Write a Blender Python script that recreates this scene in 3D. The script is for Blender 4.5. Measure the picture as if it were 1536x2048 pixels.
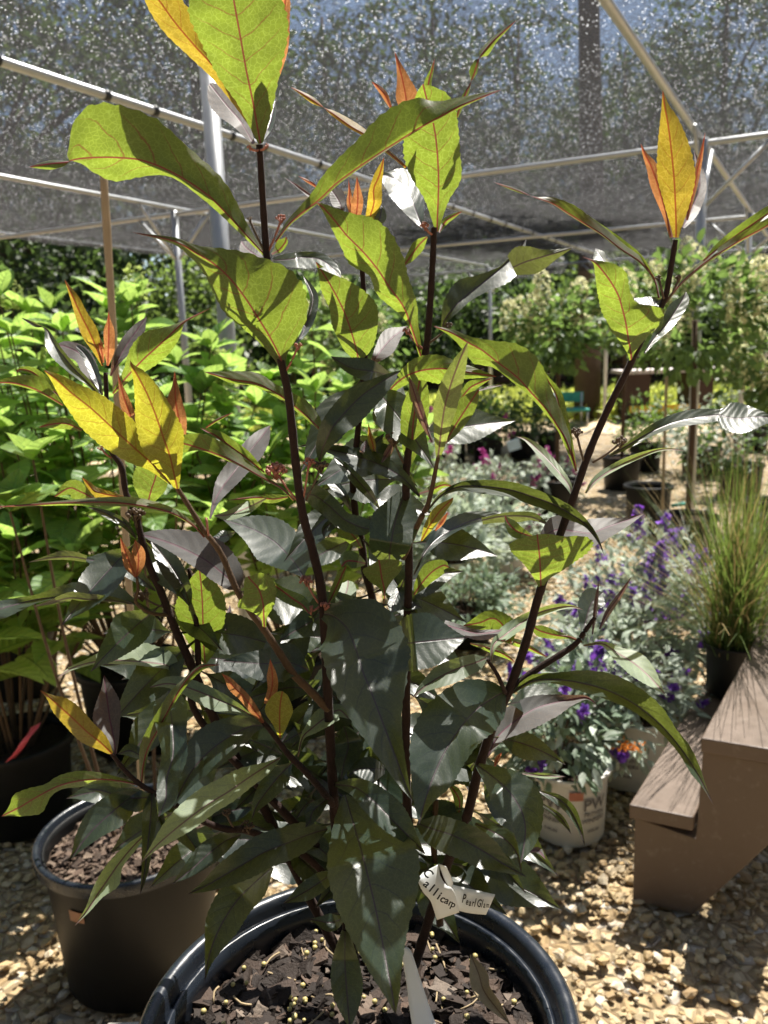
import bpy, bmesh, math, random
import numpy as np
from mathutils import Vector, Matrix
random.seed(7); rng = np.random.default_rng(7)
for o in list(bpy.data.objects): bpy.data.objects.remove(o)
scene = bpy.context.scene
COL = scene.collection
PI = math.pi
# ------------------------------------------------------------------ camera
F = 1671.0; CZ = 1.2; PITCH = math.radians(11.3); ROLL = math.radians(-2.0)
cam = bpy.data.cameras.new('camera'); camo = bpy.data.objects.new('camera', cam); COL.objects.link(camo)
cam.sensor_fit = 'VERTICAL'; cam.sensor_height = 4.8; cam.sensor_width = 3.6
cam.lens = 2.4 * F / 1024; cam.clip_start = 0.02; cam.clip_end = 500
cam.dof.use_dof = True; cam.dof.focus_distance = 0.57; cam.dof.aperture_fstop = 1.7
CM = Matrix.Translation((0, 0, CZ)) @ Matrix.Rotation(PI/2 - PITCH, 4, 'X') @ Matrix.Rotation(ROLL, 4, 'Z')
camo.matrix_world = CM; scene.camera = camo
M3 = np.array(CM.to_3x3()); C0 = np.array([0, 0, CZ])
# ------------------------------------------------------------------ light
SUN_EL = math.radians(62); SUN_AZ = math.radians(27)      # azimuth to the right of straight ahead
w = bpy.data.worlds.new('World'); scene.world = w; w.use_nodes = True
nt = w.node_tree; bg = nt.nodes['Background']
sky = nt.nodes.new('ShaderNodeTexSky'); sky.sky_type = 'NISHITA'; sky.sun_disc = False
sky.sun_elevation = SUN_EL; sky.sun_rotation = SUN_AZ; sky.air_density = 1.0; sky.dust_density = .8
nt.links.new(sky.outputs[0], bg.inputs[0]); bg.inputs[1].default_value = 0.05
sl = bpy.data.lights.new('sun', 'SUN'); sl.energy = 5.0; sl.angle = math.radians(0.5); sl.color = (1, .95, .86)
so = bpy.data.objects.new('sun', sl); COL.objects.link(so)
sdir = Vector((math.sin(SUN_AZ)*math.cos(SUN_EL), math.cos(SUN_AZ)*math.cos(SUN_EL), math.sin(SUN_EL)))
so.rotation_euler = sdir.to_track_quat('Z', 'Y').to_euler(); so.location = sdir * 30
vs = scene.view_settings; vs.view_transform = 'Standard'; vs.look = 'None'; vs.gamma = 1; vs.use_curve_mapping = False
vs.exposure = 1.9
cy = scene.cycles; cy.max_bounces = 6; cy.transparent_max_bounces = 10; cy.transmission_bounces = 4
cy.diffuse_bounces = 3; cy.glossy_bounces = 2; cy.use_denoising = True
# ------------------------------------------------------------------ helpers
def at(x, y, d):
    v = np.stack([(np.asarray(x, float)-768)/F*d, -(np.asarray(y, float)-1024)/F*d, -np.asarray(d, float)*np.ones_like(np.asarray(x, float))], -1)
    return C0 + v @ M3.T
def ground(x, y, z=0.0):
    r = M3 @ np.array([(x-768)/F, -(y-1024)/F, -1.0]); return C0 + r*((z-CZ)/r[2])
def tag(o, label=None, cat=None, group=None, kind=None):
    if label: o['label'] = label
    if cat: o['category'] = cat
    if group: o['group'] = group
    if kind: o['kind'] = kind
    return o
def empty(name, loc, label, cat, group=None):
    o = bpy.data.objects.new(name, None); o.empty_display_size = .05; COL.objects.link(o); o.location = loc
    return tag(o, label, cat, group)
def mesh_np(name, V, Fc, smooth=True):
    me = bpy.data.meshes.new(name); V = np.asarray(V, np.float32)
    if isinstance(Fc, np.ndarray):
        n = len(Fc); k = Fc.shape[1]
        me.vertices.add(len(V)); me.vertices.foreach_set('co', V.ravel())
        me.loops.add(n*k); me.loops.foreach_set('vertex_index', Fc.astype(np.int32).ravel())
        me.polygons.add(n); me.polygons.foreach_set('loop_start', np.arange(0, n*k, k, dtype=np.int32))
        me.polygons.foreach_set('loop_total', np.full(n, k, np.int32))
        me.polygons.foreach_set('use_smooth', np.full(n, smooth)); me.update(calc_edges=True)
    else:
        me.from_pydata([tuple(map(float, v)) for v in V], [], Fc)
        for p in me.polygons: p.use_smooth = smooth
    return me
def obj(name, me, mat, parent=None, matrix=None, kind=None):
    o = bpy.data.objects.new(name, me); COL.objects.link(o)
    if mat is not None and len(me.materials) == 0: me.materials.append(mat)
    if parent is not None:
        o.parent = parent
        o.matrix_parent_inverse = Matrix.Translation(-Vector(parent.location))
    if matrix is not None: o.matrix_basis = matrix
    if kind: o['kind'] = kind
    return o
def tube_geo(P, R, n=8, cap=True):
    P = np.asarray(P, float); R = np.broadcast_to(np.asarray(R, float), (len(P),))
    T = np.gradient(P, axis=0); T /= np.linalg.norm(T, axis=1)[:, None] + 1e-12
    up = np.array([0.31, .17, .93]); V = []
    a = np.arange(n)*2*PI/n
    for p, t, r in zip(P, T, R):
        s = np.cross(t, up if abs(t@up) < .95 else np.array([1., 0, 0])); s /= np.linalg.norm(s); b = np.cross(t, s)
        V.append(p + r*(np.cos(a)[:, None]*s + np.sin(a)[:, None]*b))
    V = np.concatenate(V); Fc = []
    for i in range(len(P)-1):
        for j in range(n): Fc.append((i*n+j, i*n+(j+1) % n, (i+1)*n+(j+1) % n, (i+1)*n+j))
    if cap: Fc.append(tuple(range(n))[::-1]); Fc.append(tuple((len(P)-1)*n+j for j in range(n)))
    return V, Fc
def join_geo(L):
    V = []; Fc = []; k = 0
    for v, f in L:
        V.append(np.asarray(v, float)); Fc += [tuple(int(i)+k for i in q) for q in f]; k += len(v)
    return np.concatenate(V), Fc
def box_geo(c, s, ax=None):
    c = np.asarray(c, float); s = np.asarray(s, float)/2
    A = np.eye(3) if ax is None else np.asarray(ax, float)
    V = np.array([c + sum(sg[i]*s[i]*A[i] for i in range(3)) for sg in [(x, y, z) for z in (-1, 1) for y in (-1, 1) for x in (-1, 1)]])
    return V, [(0, 2, 3, 1), (4, 5, 7, 6), (0, 1, 5, 4), (2, 6, 7, 3), (0, 4, 6, 2), (1, 3, 7, 5)]
def bevel(o, wdt=.003, seg=2):
    m = o.modifiers.new('bevel', 'BEVEL'); m.width = wdt; m.segments = seg; m.limit_method = 'ANGLE'; return o
def lathe_geo(prof, n=48):
    a = np.arange(n)*2*PI/n; V = np.concatenate([np.stack([r*np.cos(a), r*np.sin(a), np.full(n, z)], 1) for r, z in prof]); Fc = []
    for i in range(len(prof)-1):
        for j in range(n): Fc.append((i*n+j, i*n+(j+1) % n, (i+1)*n+(j+1) % n, (i+1)*n+j))
    return V, Fc
def catmull(P, n):
    P = np.asarray(P, float); k = len(P); t = np.linspace(0, k-1, n); i = np.minimum(t.astype(int), k-2); f = (t-i)[:, None]
    Q = np.vstack([2*P[0]-P[1], P, 2*P[-1]-P[-2]]); p0, p1, p2, p3 = Q[i], Q[i+1], Q[i+2], Q[i+3]
    return .5*(2*p1 + (p2-p0)*f + (2*p0-5*p1+4*p2-p3)*f**2 + (3*p1-p0-3*p2+p3)*f**3)
# ------------------------------------------------------------------ node material helper
class NB:
    def __init__(s, name):
        s.m = bpy.data.materials.new(name); s.m.use_nodes = True; s.t = s.m.node_tree; s.t.nodes.clear()
        s.out = s.n('ShaderNodeOutputMaterial')
    def n(s, ty, **k):
        nd = s.t.nodes.new(ty)
        for a, b in k.items(): setattr(nd, a, b)
        return nd
    def set(s, sock, v):
        if hasattr(v, 'is_output'): s.t.links.new(v, sock)
        elif isinstance(v, (tuple, list)) and len(v) == 3 and sock.type == 'RGBA': sock.default_value = (*v, 1)
        else: sock.default_value = v
    def math(s, op, a, b=0.0, c=None):
        nd = s.n('ShaderNodeMath', operation=op); s.set(nd.inputs[0], a); s.set(nd.inputs[1], b)
        if c is not None: s.set(nd.inputs[2], c)
        return nd.outputs[0]
    def mix(s, f, a, b):
        nd = s.n('ShaderNodeMix', data_type='RGBA'); s.set(nd.inputs[0], f); s.set(nd.inputs[6], a); s.set(nd.inputs[7], b); return nd.outputs[2]
    def ramp(s, v, lo, hi, a=0.0, b=1.0):
        nd = s.n('ShaderNodeMapRange', interpolation_type='SMOOTHSTEP'); s.set(nd.inputs[0], v)
        for i, x in zip((1, 2, 3, 4), (lo, hi, a, b)): s.set(nd.inputs[i], x)
        return nd.outputs[0]
    def noise(s, vec, scale, detail=3, rough=.55):
        nd = s.n('ShaderNodeTexNoise'); nd.inputs['Scale'].default_value = scale; nd.inputs['Detail'].default_value = detail; nd.inputs['Roughness'].default_value = rough
        if vec is not None: s.set(nd.inputs['Vector'], vec)
        return nd.outputs['Fac']
    def voro(s, vec, scale, feature='F1', out='Distance', dim='3D'):
        nd = s.n('ShaderNodeTexVoronoi', feature=feature, voronoi_dimensions=dim); nd.inputs['Scale'].default_value = scale
        if vec is not None: s.set(nd.inputs['Vector'], vec)
        return nd.outputs[out]
    def bump(s, h, strength=.5, dist=.001):
        nd = s.n('ShaderNodeBump'); nd.inputs['Strength'].default_value = strength; nd.inputs['Distance'].default_value = dist; s.set(nd.inputs['Height'], h); return nd.outputs[0]
    def pbr(s, base, rough=.5, spec=.5, metal=0, normal=None, sheen=0):
        p = s.n('ShaderNodeBsdfPrincipled'); s.set(p.inputs['Base Color'], base); s.set(p.inputs['Roughness'], rough)
        s.set(p.inputs['Specular IOR Level'], spec); s.set(p.inputs['Metallic'], metal)
        if sheen: p.inputs['Sheen Weight'].default_value = sheen; p.inputs['Sheen Roughness'].default_value = .4
        if normal is not None: s.set(p.inputs['Normal'], normal)
        return p.outputs[0]
    def trans(s, col, normal=None):
        p = s.n('ShaderNodeBsdfTranslucent'); s.set(p.inputs[0], col)
        if normal is not None: s.set(p.inputs['Normal'], normal)
        return p.outputs[0]
    def mixsh(s, f, a, b):
        nd = s.n('ShaderNodeMixShader'); s.set(nd.inputs[0], f); s.t.links.new(a, nd.inputs[1]); s.t.links.new(b, nd.inputs[2]); return nd.outputs[0]
    def obco(s): return s.n('ShaderNodeTexCoord').outputs['Object']
    def pos(s): return s.n('ShaderNodeNewGeometry').outputs['Position']
    def rnd(s): return s.n('ShaderNodeObjectInfo').outputs['Random']
    def island(s): return s.n('ShaderNodeNewGeometry').outputs['Random Per Island']
    def done(s, sh): s.t.links.new(sh, s.out.inputs[0]); return s.m
def scl(c, k): return tuple(x*k for x in c)
def plain(name, col, rough=.5, spec=.5, metal=0, var=.25, scale=40, bumpd=0, bs=None, sheen=0):
    b = NB(name); co = b.obco(); n = b.noise(co, scale, 4)
    c = b.mix(n, scl(col, 1-var), scl(col, 1+var)); nm = b.bump(b.noise(co, bs or scale*3, 3), .6, bumpd) if bumpd else None
    return b.done(b.pbr(c, rough, spec, metal, nm, sheen))
def leaf_mat(name, top, under, tr, vein, trans_f=.45, rough=.48, sheen=.15, tint=.27, spec=.4):
    b = NB(name)
    uv = b.n('ShaderNodeUVMap', uv_map='UVMap').outputs[0]; sx = b.n('ShaderNodeSeparateXYZ'); b.set(sx.inputs[0], uv)
    u, v = sx.outputs[0], b.math('ABSOLUTE', b.math('MULTIPLY_ADD', sx.outputs[1], 2.0, -1.0))
    uv2 = b.n('ShaderNodeUVMap', uv_map='Metric').outputs[0]; s2 = b.n('ShaderNodeSeparateXYZ'); b.set(s2.inputs[0], uv2)
    lat = b.math('ABSOLUTE', s2.outputs[1])
    nz = b.math('SUBTRACT', b.noise(uv2, .9, 2), .5)
    mid = b.ramp(lat, .035, .07, 1, 0)
    s = b.math('SUBTRACT', u, b.math('MULTIPLY', b.math('POWER', v, 1.35), .17))
    s = b.math('ADD', b.math('MULTIPLY', s, 8.5), b.math('MULTIPLY', nz, .35))
    dist = b.math('ABSOLUTE', b.math('SUBTRACT', b.math('FRACT', s), .5))
    sec = b.math('MULTIPLY', b.ramp(dist, .014, .050, 1, 0), b.ramp(v, .5, 1, 1, .05))
    net = b.ramp(b.voro(uv2, 3.3, 'DISTANCE_TO_EDGE'), .02, .07, 1, 0)
    veins = b.math('MAXIMUM', b.math('MULTIPLY', mid, .9), b.math('MULTIPLY', sec, .55))
    rn = b.rnd(); blotch = b.noise(uv2, .8, 4, .65)
    kt = b.math('MULTIPLY_ADD', b.math('ADD', rn, blotch), tint*2, 1-tint*2)
    def k(col, f):
        nd = b.n('ShaderNodeVectorMath', operation='SCALE'); b.set(nd.inputs[0], col); b.set(nd.inputs[3], f); return nd.outputs[0]
    tcol = k(b.mix(b.math('MULTIPLY', mid, .8), top, vein), kt)
    ucol = b.mix(b.math('MULTIPLY', veins, .8), under, vein)
    trc = b.mix(b.math('MULTIPLY', net, .6), tr, tuple(min(1, x*1.5+.04) for x in tr))
    trc = k(b.mix(veins, trc, scl(vein, .8)), kt)
    bf = b.n('ShaderNodeNewGeometry').outputs['Backfacing']
    base = b.mix(bf, tcol, ucol)
    quilt = b.ramp(dist, 0, .5, 0, 1)
    h = b.math('ADD', b.math('MULTIPLY', quilt, .22), b.math('MULTIPLY', b.noise(uv2, 5, 3, .6), .16))
    h = b.math('SUBTRACT', h, b.math('MULTIPLY', mid, .5)); h = b.math('SUBTRACT', h, b.math('MULTIPLY', net, .045))
    nm = b.bump(h, .45, .0008)
    sh = b.mixsh(trans_f, b.pbr(base, rough, spec, 0, nm, sheen), b.trans(trc, nm))
    return b.done(sh)
def soft_leaf(name, base, tr, f=.45, rough=.5, var=.3, spec=.4, veins=False):
    b = NB(name); r = b.math('FRACT', b.math('ADD', b.rnd(), b.island()))
    def k(c): return b.mix(r, scl(c, 1-var), scl(c, 1+var))
    if not veins: return b.done(b.mixsh(f, b.pbr(k(base), rough, spec), b.trans(k(tr))))
    uv = b.n('ShaderNodeUVMap', uv_map='UVMap').outputs[0]; sx = b.n('ShaderNodeSeparateXYZ'); b.set(sx.inputs[0], uv)
    v = b.math('ABSOLUTE', b.math('MULTIPLY_ADD', sx.outputs[1], 2.0, -1.0)); s = b.math('MULTIPLY', b.math('SUBTRACT', sx.outputs[0], b.math('MULTIPLY', v, .2)), 7.0)
    d = b.math('ABSOLUTE', b.math('SUBTRACT', b.math('FRACT', s), .5)); m = b.math('MAXIMUM', b.ramp(v, .03, .09, 1, 0), b.math('MULTIPLY', b.ramp(d, .02, .09, 1, 0), .6))
    n = b.noise(uv, 3.5, 4, .7); nm = b.bump(b.math('SUBTRACT', b.ramp(d, 0, .5), m), .5, .003)
    kb = b.mix(b.math('MULTIPLY', m, .5), b.mix(b.math('MULTIPLY', n, .5), k(base), scl(base, .55)), scl(base, 1.7)); kt = b.mix(m, b.mix(b.math('MULTIPLY', n, .45), k(tr), (tr[0]*1.35, tr[1], tr[2]*.7)), scl(tr, .5))
    return b.done(b.mixsh(f, b.pbr(kb, rough, spec, 0, nm), b.trans(kt, nm)))
# ------------------------------------------------------------------ setting: ground
def gravel_mat():
    b = NB('gravel'); p = b.pos()
    v = b.n('ShaderNodeTexVoronoi'); v.inputs['Scale'].default_value = 34; b.set(v.inputs['Vector'], p)
    sx = b.n('ShaderNodeSeparateColor'); b.set(sx.inputs[0], v.outputs['Color'])
    c = b.mix(sx.outputs[0], (.34, .235, .115), (.60, .49, .31)); c = b.mix(b.ramp(sx.outputs[1], .75, .9), c, (.62, .57, .48))
    e = b.voro(p, 34, 'DISTANCE_TO_EDGE'); c = b.mix(b.ramp(e, 0, .08, 1, 0), c, (.13, .085, .045))
    c = b.mix(b.math('MULTIPLY', b.noise(p, 2.2, 4), .5), c, (.36, .25, .14))
    nm = b.bump(b.ramp(e, 0, .3), .9, .012)
    return b.done(b.pbr(c, .8, .3, 0, nm))
M_GRAVEL = gravel_mat()
V, Fc = [], []
xs = np.concatenate([np.linspace(-200, -6, 8), np.linspace(-5, 6, 23), np.linspace(8, 200, 8)]); ys = np.concatenate([np.linspace(-60, -2, 5), np.linspace(-1, 14, 31), np.linspace(16, 200, 10)])
X, Y = np.meshgrid(xs, ys); Z = np.where((Y > 2.5) & (Y < 14), .02*np.sin(X*2.1+1)*np.sin(Y*1.7), 0)
V = np.stack([X.ravel(), Y.ravel(), Z.ravel()-.012], 1); nx = len(xs)
ii = np.array([(j*nx+i, j*nx+i+1, (j+1)*nx+i+1, (j+1)*nx+i) for j in range(len(ys)-1) for i in range(nx-1)])
GROUND = tag(obj('ground', mesh_np('ground', V, ii), M_GRAVEL), kind='structure')
# stones
def stone_mat():
    b = NB('stone'); r = b.math('FRACT', b.math('ADD', b.rnd(), b.island()))
    cr = b.n('ShaderNodeValToRGB'); b.set(cr.inputs[0], r); e = cr.color_ramp.elements
    for pos, c in [(0, (.27, .17, .08)), (.2, (.47, .33, .16)), (.45, (.60, .47, .27)), (.7, (.44, .34, .20)), (.85, (.70, .63, .50)), (1, (.55, .40, .21))]:
        el = e.new(pos) if 0 < pos < 1 else e[0 if pos == 0 else -1]; el.color = (*c, 1)
    p = b.pos(); n = b.noise(p, 90, 4)
    c = b.mix(b.ramp(n, .35, .75), cr.outputs[0], (.33, .24, .14))
    return b.done(b.pbr(c, .75, .35, 0, b.bump(b.noise(p, 260, 3), .5, .002)))
M_STONE = stone_mat()
bm = bmesh.new(); bmesh.ops.create_icosphere(bm, subdivisions=1, radius=1); IV = np.array([v.co for v in bm.verts]); IF = np.array([[v.index for v in f.verts] for f in bm.faces]); bm.free()
def stone_shape(r):
    V = IV * r.uniform(.7, 1.15, (len(IV), 1)); 
    for _ in range(4):
        n = r.normal(size=3); n /= np.linalg.norm(n); d = V@n; k = .55*d.max(); V = V - np.outer(np.maximum(d-k, 0), n)*.85
    return V*np.array([1.15, .9, .62])
SHAPES = [stone_shape(rng) for _ in range(14)]
def rotm(a, tx, ty):
    return np.array((Matrix.Rotation(a, 3, 'Z') @ Matrix.Rotation(tx, 3, 'X') @ Matrix.Rotation(ty, 3, 'Y')))
def project(p):
    q = (np.asarray(p)-C0) @ M3; return 768-F*q[..., 0]/q[..., 2], 1024+F*q[..., 1]/q[..., 2]
pts = []
def scatter(x0, x1, y0, y1, n, s0, s1):
    x = rng.uniform(x0, x1, n); y = rng.uniform(y0, y1, n); s = s0*(s1/s0)**(rng.random(n)**1.4)
    px, py = project(np.stack([x, y, 0*x], 1)); k = (px > -60) & (px < 1600) & (py < 2150)
    return [(a, b_, c) for a, b_, c in zip(x[k], y[k], s[k])]
pts += scatter(-1.5, 1.6, .75, 2.3, 10500, .0052, .0185)
pts += scatter(-2, 3, 2.3, 5.0, 9000, .009, .017)
pts.sort(key=lambda q: -q[2]/math.hypot(q[0], q[1]+.35, 1.2))
near = []
Vs, Fs = [], []; k = 0
M_ST = [None]*14
for i in range(14): M_ST[i] = mesh_np('stone', SHAPES[i], IF, smooth=False); M_ST[i].materials.append(M_STONE)
cnt = 0
for x, y, s in pts:
    R = rotm(rng.uniform(0, 6.28), rng.uniform(-.35, .35), rng.uniform(-.35, .35)); z = s*rng.uniform(.05, .6)-.004
    j = int(rng.integers(14))
    px, py = project(np.array([x, y, 0]))
    if cnt < 260 and (px > 1060 or px < 330) and py < 2060:
        o = obj('stone', M_ST[j], None, GROUND); o.matrix_basis = Matrix.Translation((x, y, z)) @ Matrix(R.tolist()).to_4x4() @ Matrix.Scale(s, 4); cnt += 1
        continue
    Vs.append(SHAPES[j]@R.T*s + np.array([x, y, z])); Fs.append(IF+k); k += len(IV)
tag(obj('gravel', mesh_np('gravel', np.concatenate(Vs), np.concatenate(Fs), smooth=False), M_STONE), kind='stuff')
# ------------------------------------------------------------------ shade house
UX = np.array([.47, .883, 0]); VX = np.array([.883, -.47, 0]); O0 = np.array([1.8, 4.9, 0])
def uvz(u, v, z): return O0 + UX*u + VX*v + np.array([0, 0, z])
def cloth_mat():
    b = NB('shade_cloth'); uv = b.n('ShaderNodeUVMap', uv_map='UVMap').outputs[0]
    n1 = b.noise(uv, 95, 2, .6); n2 = b.noise(uv, 9, 3)
    mp = b.n('ShaderNodeMapping'); mp.inputs['Scale'].default_value = (1, .35, 1); b.set(mp.inputs['Vector'], uv)
    n3 = b.noise(mp.outputs[0], 140, 2, .7)
    cell = b.n('ShaderNodeTexVoronoi', voronoi_dimensions='2D'); cell.inputs['Scale'].default_value = 105; b.set(cell.inputs['Vector'], uv)
    sc_ = b.n('ShaderNodeSeparateColor'); b.set(sc_.inputs[0], cell.outputs['Color'])
    sparkle = b.math('MULTIPLY', b.ramp(sc_.outputs[0], .895, .975), b.ramp(cell.outputs['Distance'], .14, .3, 1, 0))  # near-white cells painted into the net as sparkles of sunlight
    fac = b.math('ADD', b.ramp(n3, .30, .70, .26, .70), b.math('MULTIPLY', b.math('SUBTRACT', n2, .5), .25))
    ge = b.n('ShaderNodeNewGeometry'); dt = b.n('ShaderNodeVectorMath', operation='DOT_PRODUCT'); b.set(dt.inputs[0], ge.outputs['Incoming']); b.set(dt.inputs[1], ge.outputs['Normal'])
    cosv = b.math('MAXIMUM', b.math('ABSOLUTE', dt.outputs['Value']), .12)      # a knitted net closes up at a grazing angle
    fac = b.math('SUBTRACT', 1.0, b.math('POWER', b.math('SUBTRACT', 1.0, b.math('MULTIPLY', fac, .90)), b.math('POWER', b.math('DIVIDE', 1.0, cosv), .8)))
    fac = b.math('MAXIMUM', fac, sparkle)
    tc = b.mix(sparkle, b.mix(n1, (.007, .007, .0075), (.042, .042, .044)), (.97, .97, .97))
    thread = b.mixsh(b.math('MAXIMUM', .6, sparkle), b.pbr(b.mix(sparkle, (.03, .03, .032), (.5, .5, .5)), .8, .08), b.trans(tc))
    tr = b.n('ShaderNodeBsdfTransparent').outputs[0]
    return b.done(b.mixsh(fac, tr, thread))
M_CLOTH = cloth_mat()
M_PIPE = plain('galvanised_pipe', (.44, .455, .47), .42, .5, .55, .12, 14)
M_BLACK = plain('black_plastic', (.012, .013, .015), .4, .5, 0, .3, 20)
SH = empty('shade_house', uvz(0, 0, 0), 'grey steel pipe shade house roofed with sagging dark netting', 'shade house')
U0, U1, V0, V1, ZR = -8.5, 6.8, -5.8, 8.0, 2.3
nu, nv = 92, 84; uu = np.linspace(U0, U1, nu); vv = np.linspace(V0, V1, nv); UU, VV = np.meshgrid(uu, vv, indexing='ij')
def roof_z(u, v): return ZR + .03 - .055*np.sin(np.abs(((v/2.05) % 1))*PI)*(.6+.4*np.sin(u*1.3+v)) + .012*np.sin(u*5+v*3)
ZZ = roof_z(UU, VV) - np.clip((UU-6.45)/.35, 0, 1)*.22 - np.clip((V0+.4-VV)/.4, 0, 1)*.06 + .02*np.sin(VV*4)*np.clip((UU-6)/.5, 0, 1)
P3 = O0 + UU[..., None]*UX + VV[..., None]*VX + ZZ[..., None]*np.array([0, 0, 1])
ii = np.array([(i*nv+j, (i+1)*nv+j, (i+1)*nv+j+1, i*nv+j+1) for i in range(nu-1) for j in range(nv-1)])
me = mesh_np('shade_net', P3.reshape(-1, 3), ii)
uvl = me.uv_layers.new(name='UVMap'); li = np.empty(len(me.loops), np.int32); me.loops.foreach_get('vertex_index', li)
uvl.data.foreach_set('uv', np.stack([UU.ravel(), VV.ravel()], 1)[li].astype(np.float32).ravel())
obj('shade_net', me, M_CLOTH, SH)
def pipe(name, a, b_, r, mat=None, parent=SH): 
    P = np.array([a, b_]) if r > .03 else np.linspace(a, b_, 3)
    v, f = tube_geo(P, r, 14); return obj(name, mesh_np(name, v, f), mat or M_PIPE, parent)
for v_ in (-5.75, -3.75, -2.05, 0, 2.05, 4.1, 6.2):
    o = pipe('purlin', uvz(-8, v_, ZR-.03), uvz(6.7, v_, ZR-.03), .018 if v_ > -3 else .014)
    if v_ == -2.05:
        for u_ in np.arange(-4.5, 6.5, .42):          # black cloth clips on the purlin
            c = uvz(u_ + .07*math.sin(u_*7), v_, ZR-.03); q, f = tube_geo([c-UX*.014, c+UX*.014], .023, 12)
            obj('clip', mesh_np('clip', q, f), M_BLACK, o)
for u_ in (0, 3.4, 6.75, -6):
    pipe('rafter', uvz(u_, -5.8, ZR-.075), uvz(u_, 8, ZR-.075), .0165)
for u_, v_ in ((0, .03), (0, -3.75), (3.4, -3.75), (3.4, 0), (6.75, -2.05), (6.75, 2.05), (6.75, -3.75), (6.75, 0.0), (3.4, 4.1)):
    pipe('post', uvz(u_, v_, -.05), uvz(u_, v_, ZR-.05), .027)
    for s in (-1, 1):
        pipe('brace', uvz(u_, v_, ZR-.42), uvz(u_, v_+s*.36, ZR-.08), .011)
        if u_ < 6: pipe('brace', uvz(u_, v_, ZR-.42), uvz(u_+s*.36, v_, ZR-.05), .011)
# the near left post
b0 = at(428, 300, 3.25)
pipe('post', (b0[0], b0[1], -.05), (b0[0], b0[1], ZR), .034)
# ------------------------------------------------------------------ trees
M_BARK = plain('bark', (.075, .055, .042), .9, .2, 0, .4, 9, .01, 30)
M_LEAFD = soft_leaf('tree_leaf', (.035, .055, .02), (.09, .15, .035), .4, .55, .5)
M_LEAFM = soft_leaf('tree_leaf_light', (.05, .08, .025), (.15, .22, .045), .45, .55, .45)
M_LEAFS = soft_leaf('shrub_leaf', (.045, .085, .03), (.14, .24, .05), .4, .5, .4)
M_SILVER = soft_leaf('silver_leaf', (.42, .48, .40), (.40, .47, .32), .35, .6, .35)
M_CREAM = soft_leaf('cream_flower', (.82, .80, .55), (.75, .74, .45), .55, .7, .15)
M_PINK = soft_leaf('pink_flower', (.55, .09, .36), (.6, .1, .4), .35, .6, .3)
M_PURPLE = soft_leaf('purple_flower', (.22, .08, .50), (.28, .09, .58), .35, .6, .35)
M_ORANGE = soft_leaf('orange_flower', (.75, .24, .03), (.8, .3, .04), .3, .6, .2)
M_TWIG = plain('twig', (.09, .055, .035), .8, .3, 0, .3, 30)
def cards(centers, size, r, elong=1.9, droop=.3):
    n = len(centers); a = r.normal(size=(n, 3)); a[:, 2] -= droop; a /= np.linalg.norm(a, axis=1)[:, None]
    b_ = r.normal(size=(n, 3)); b_ -= a*np.sum(a*b_, 1)[:, None]; b_ /= np.linalg.norm(b_, axis=1)[:, None]
    s = size*r.uniform(.6, 1.4, (n, 1)); c = np.asarray(centers); nn = np.cross(a, b_)*s*.16
    V = np.stack([c-a*s*elong/2, c+b_*s*.5+nn, c+a*s*elong/2, c-b_*s*.5+nn], 1).reshape(-1, 3)
    return V, np.arange(4*n).reshape(n, 4)
def clumps(r, ncl, per, cr, spread, shell=.55):
    d = r.normal(size=(ncl, 3)); d /= np.linalg.norm(d, axis=1)[:, None]; rad = (shell + (1-shell)*r.random((ncl, 1)))
    C = d*rad*np.asarray(cr); s = spread*r.uniform(.6, 1.4, (ncl, 1))
    P = np.repeat(C, per, 0) + r.normal(size=(ncl*per, 3))*np.repeat(s, per, 0)*np.array([1, 1, .7]); return P, C
def crown_mesh(r, ncl, per, cr, spread, leaf, shell=.45):
    P, C = clumps(r, ncl, per, cr, spread, shell); v, f = cards(P, leaf, r); return mesh_np('crown', v, f), C
TK = []
for k, (h, cr, ncl, per, sp, lf) in enumerate([(11, (2.6, 2.6, 4.6), 84, 75, .42, .10), (13, (3.0, 2.8, 5.4), 84, 75, .5, .11), (9, (2.3, 2.3, 4.0), 100, 70, .38, .09)]):
    r = np.random.default_rng(40+k); me, C = crown_mesh(r, ncl, per, cr, sp, lf); me.materials.append([M_LEAFD, M_LEAFM, M_LEAFD][k])
    cz = h-cr[2]; L = [tube_geo([(0, 0, -.2), (.05, 0, h*.3), (-.05, .06, h*.6), (.04, 0, h*.93)], [.19, .15, .1, .03], 9)]
    for c in C[::9]:
        z0 = max(1.6, (cz+c[2])*.72); L.append(tube_geo([(0, 0, z0), tuple(c*.5+np.array([0, 0, (cz+z0)/2+c[2]*.2])), tuple(c+np.array([0, 0, cz]))], [.06, .04, .015], 5, False))
    tv, tf = join_geo(L); mt = mesh_np('trunk', tv, tf); mt.materials.append(M_BARK); TK.append((me, mt, cz))
TL = ['tall dark leafy tree in the woods beyond the netting', 'tall pale green tree in the woods beyond the netting', 'smaller dense dark tree in the woods beyond the netting']
def tree(x, y, k, s, rz, label=None, group='trees in the woods beyond the shade house'):
    t = empty('woodland_tree', (x, y, 0), label or TL[k], 'tree', group)
    for nm, me, dz in (('trunk', TK[k][1], 0), ('crown', TK[k][0], TK[k][2])):
        o = bpy.data.objects.new(nm, me); COL.objects.link(o); o.parent = t; o.location = (0, 0, dz)
    t.scale = (s, s, s); t.rotation_euler.z = rz; return t
g = ground(1183, 842)
t = tree(g[0], g[1]+.3, 2, 1.0, .4, 'thick brown trunked tree standing just behind the right hand netting edge', None)
tv, tf = tube_geo([(0, 0, -.2), (.05, 0, 3), (-.03, .05, 6), (.02, .02, 8.8)], [.20, .175, .14, .06], 12)
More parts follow.
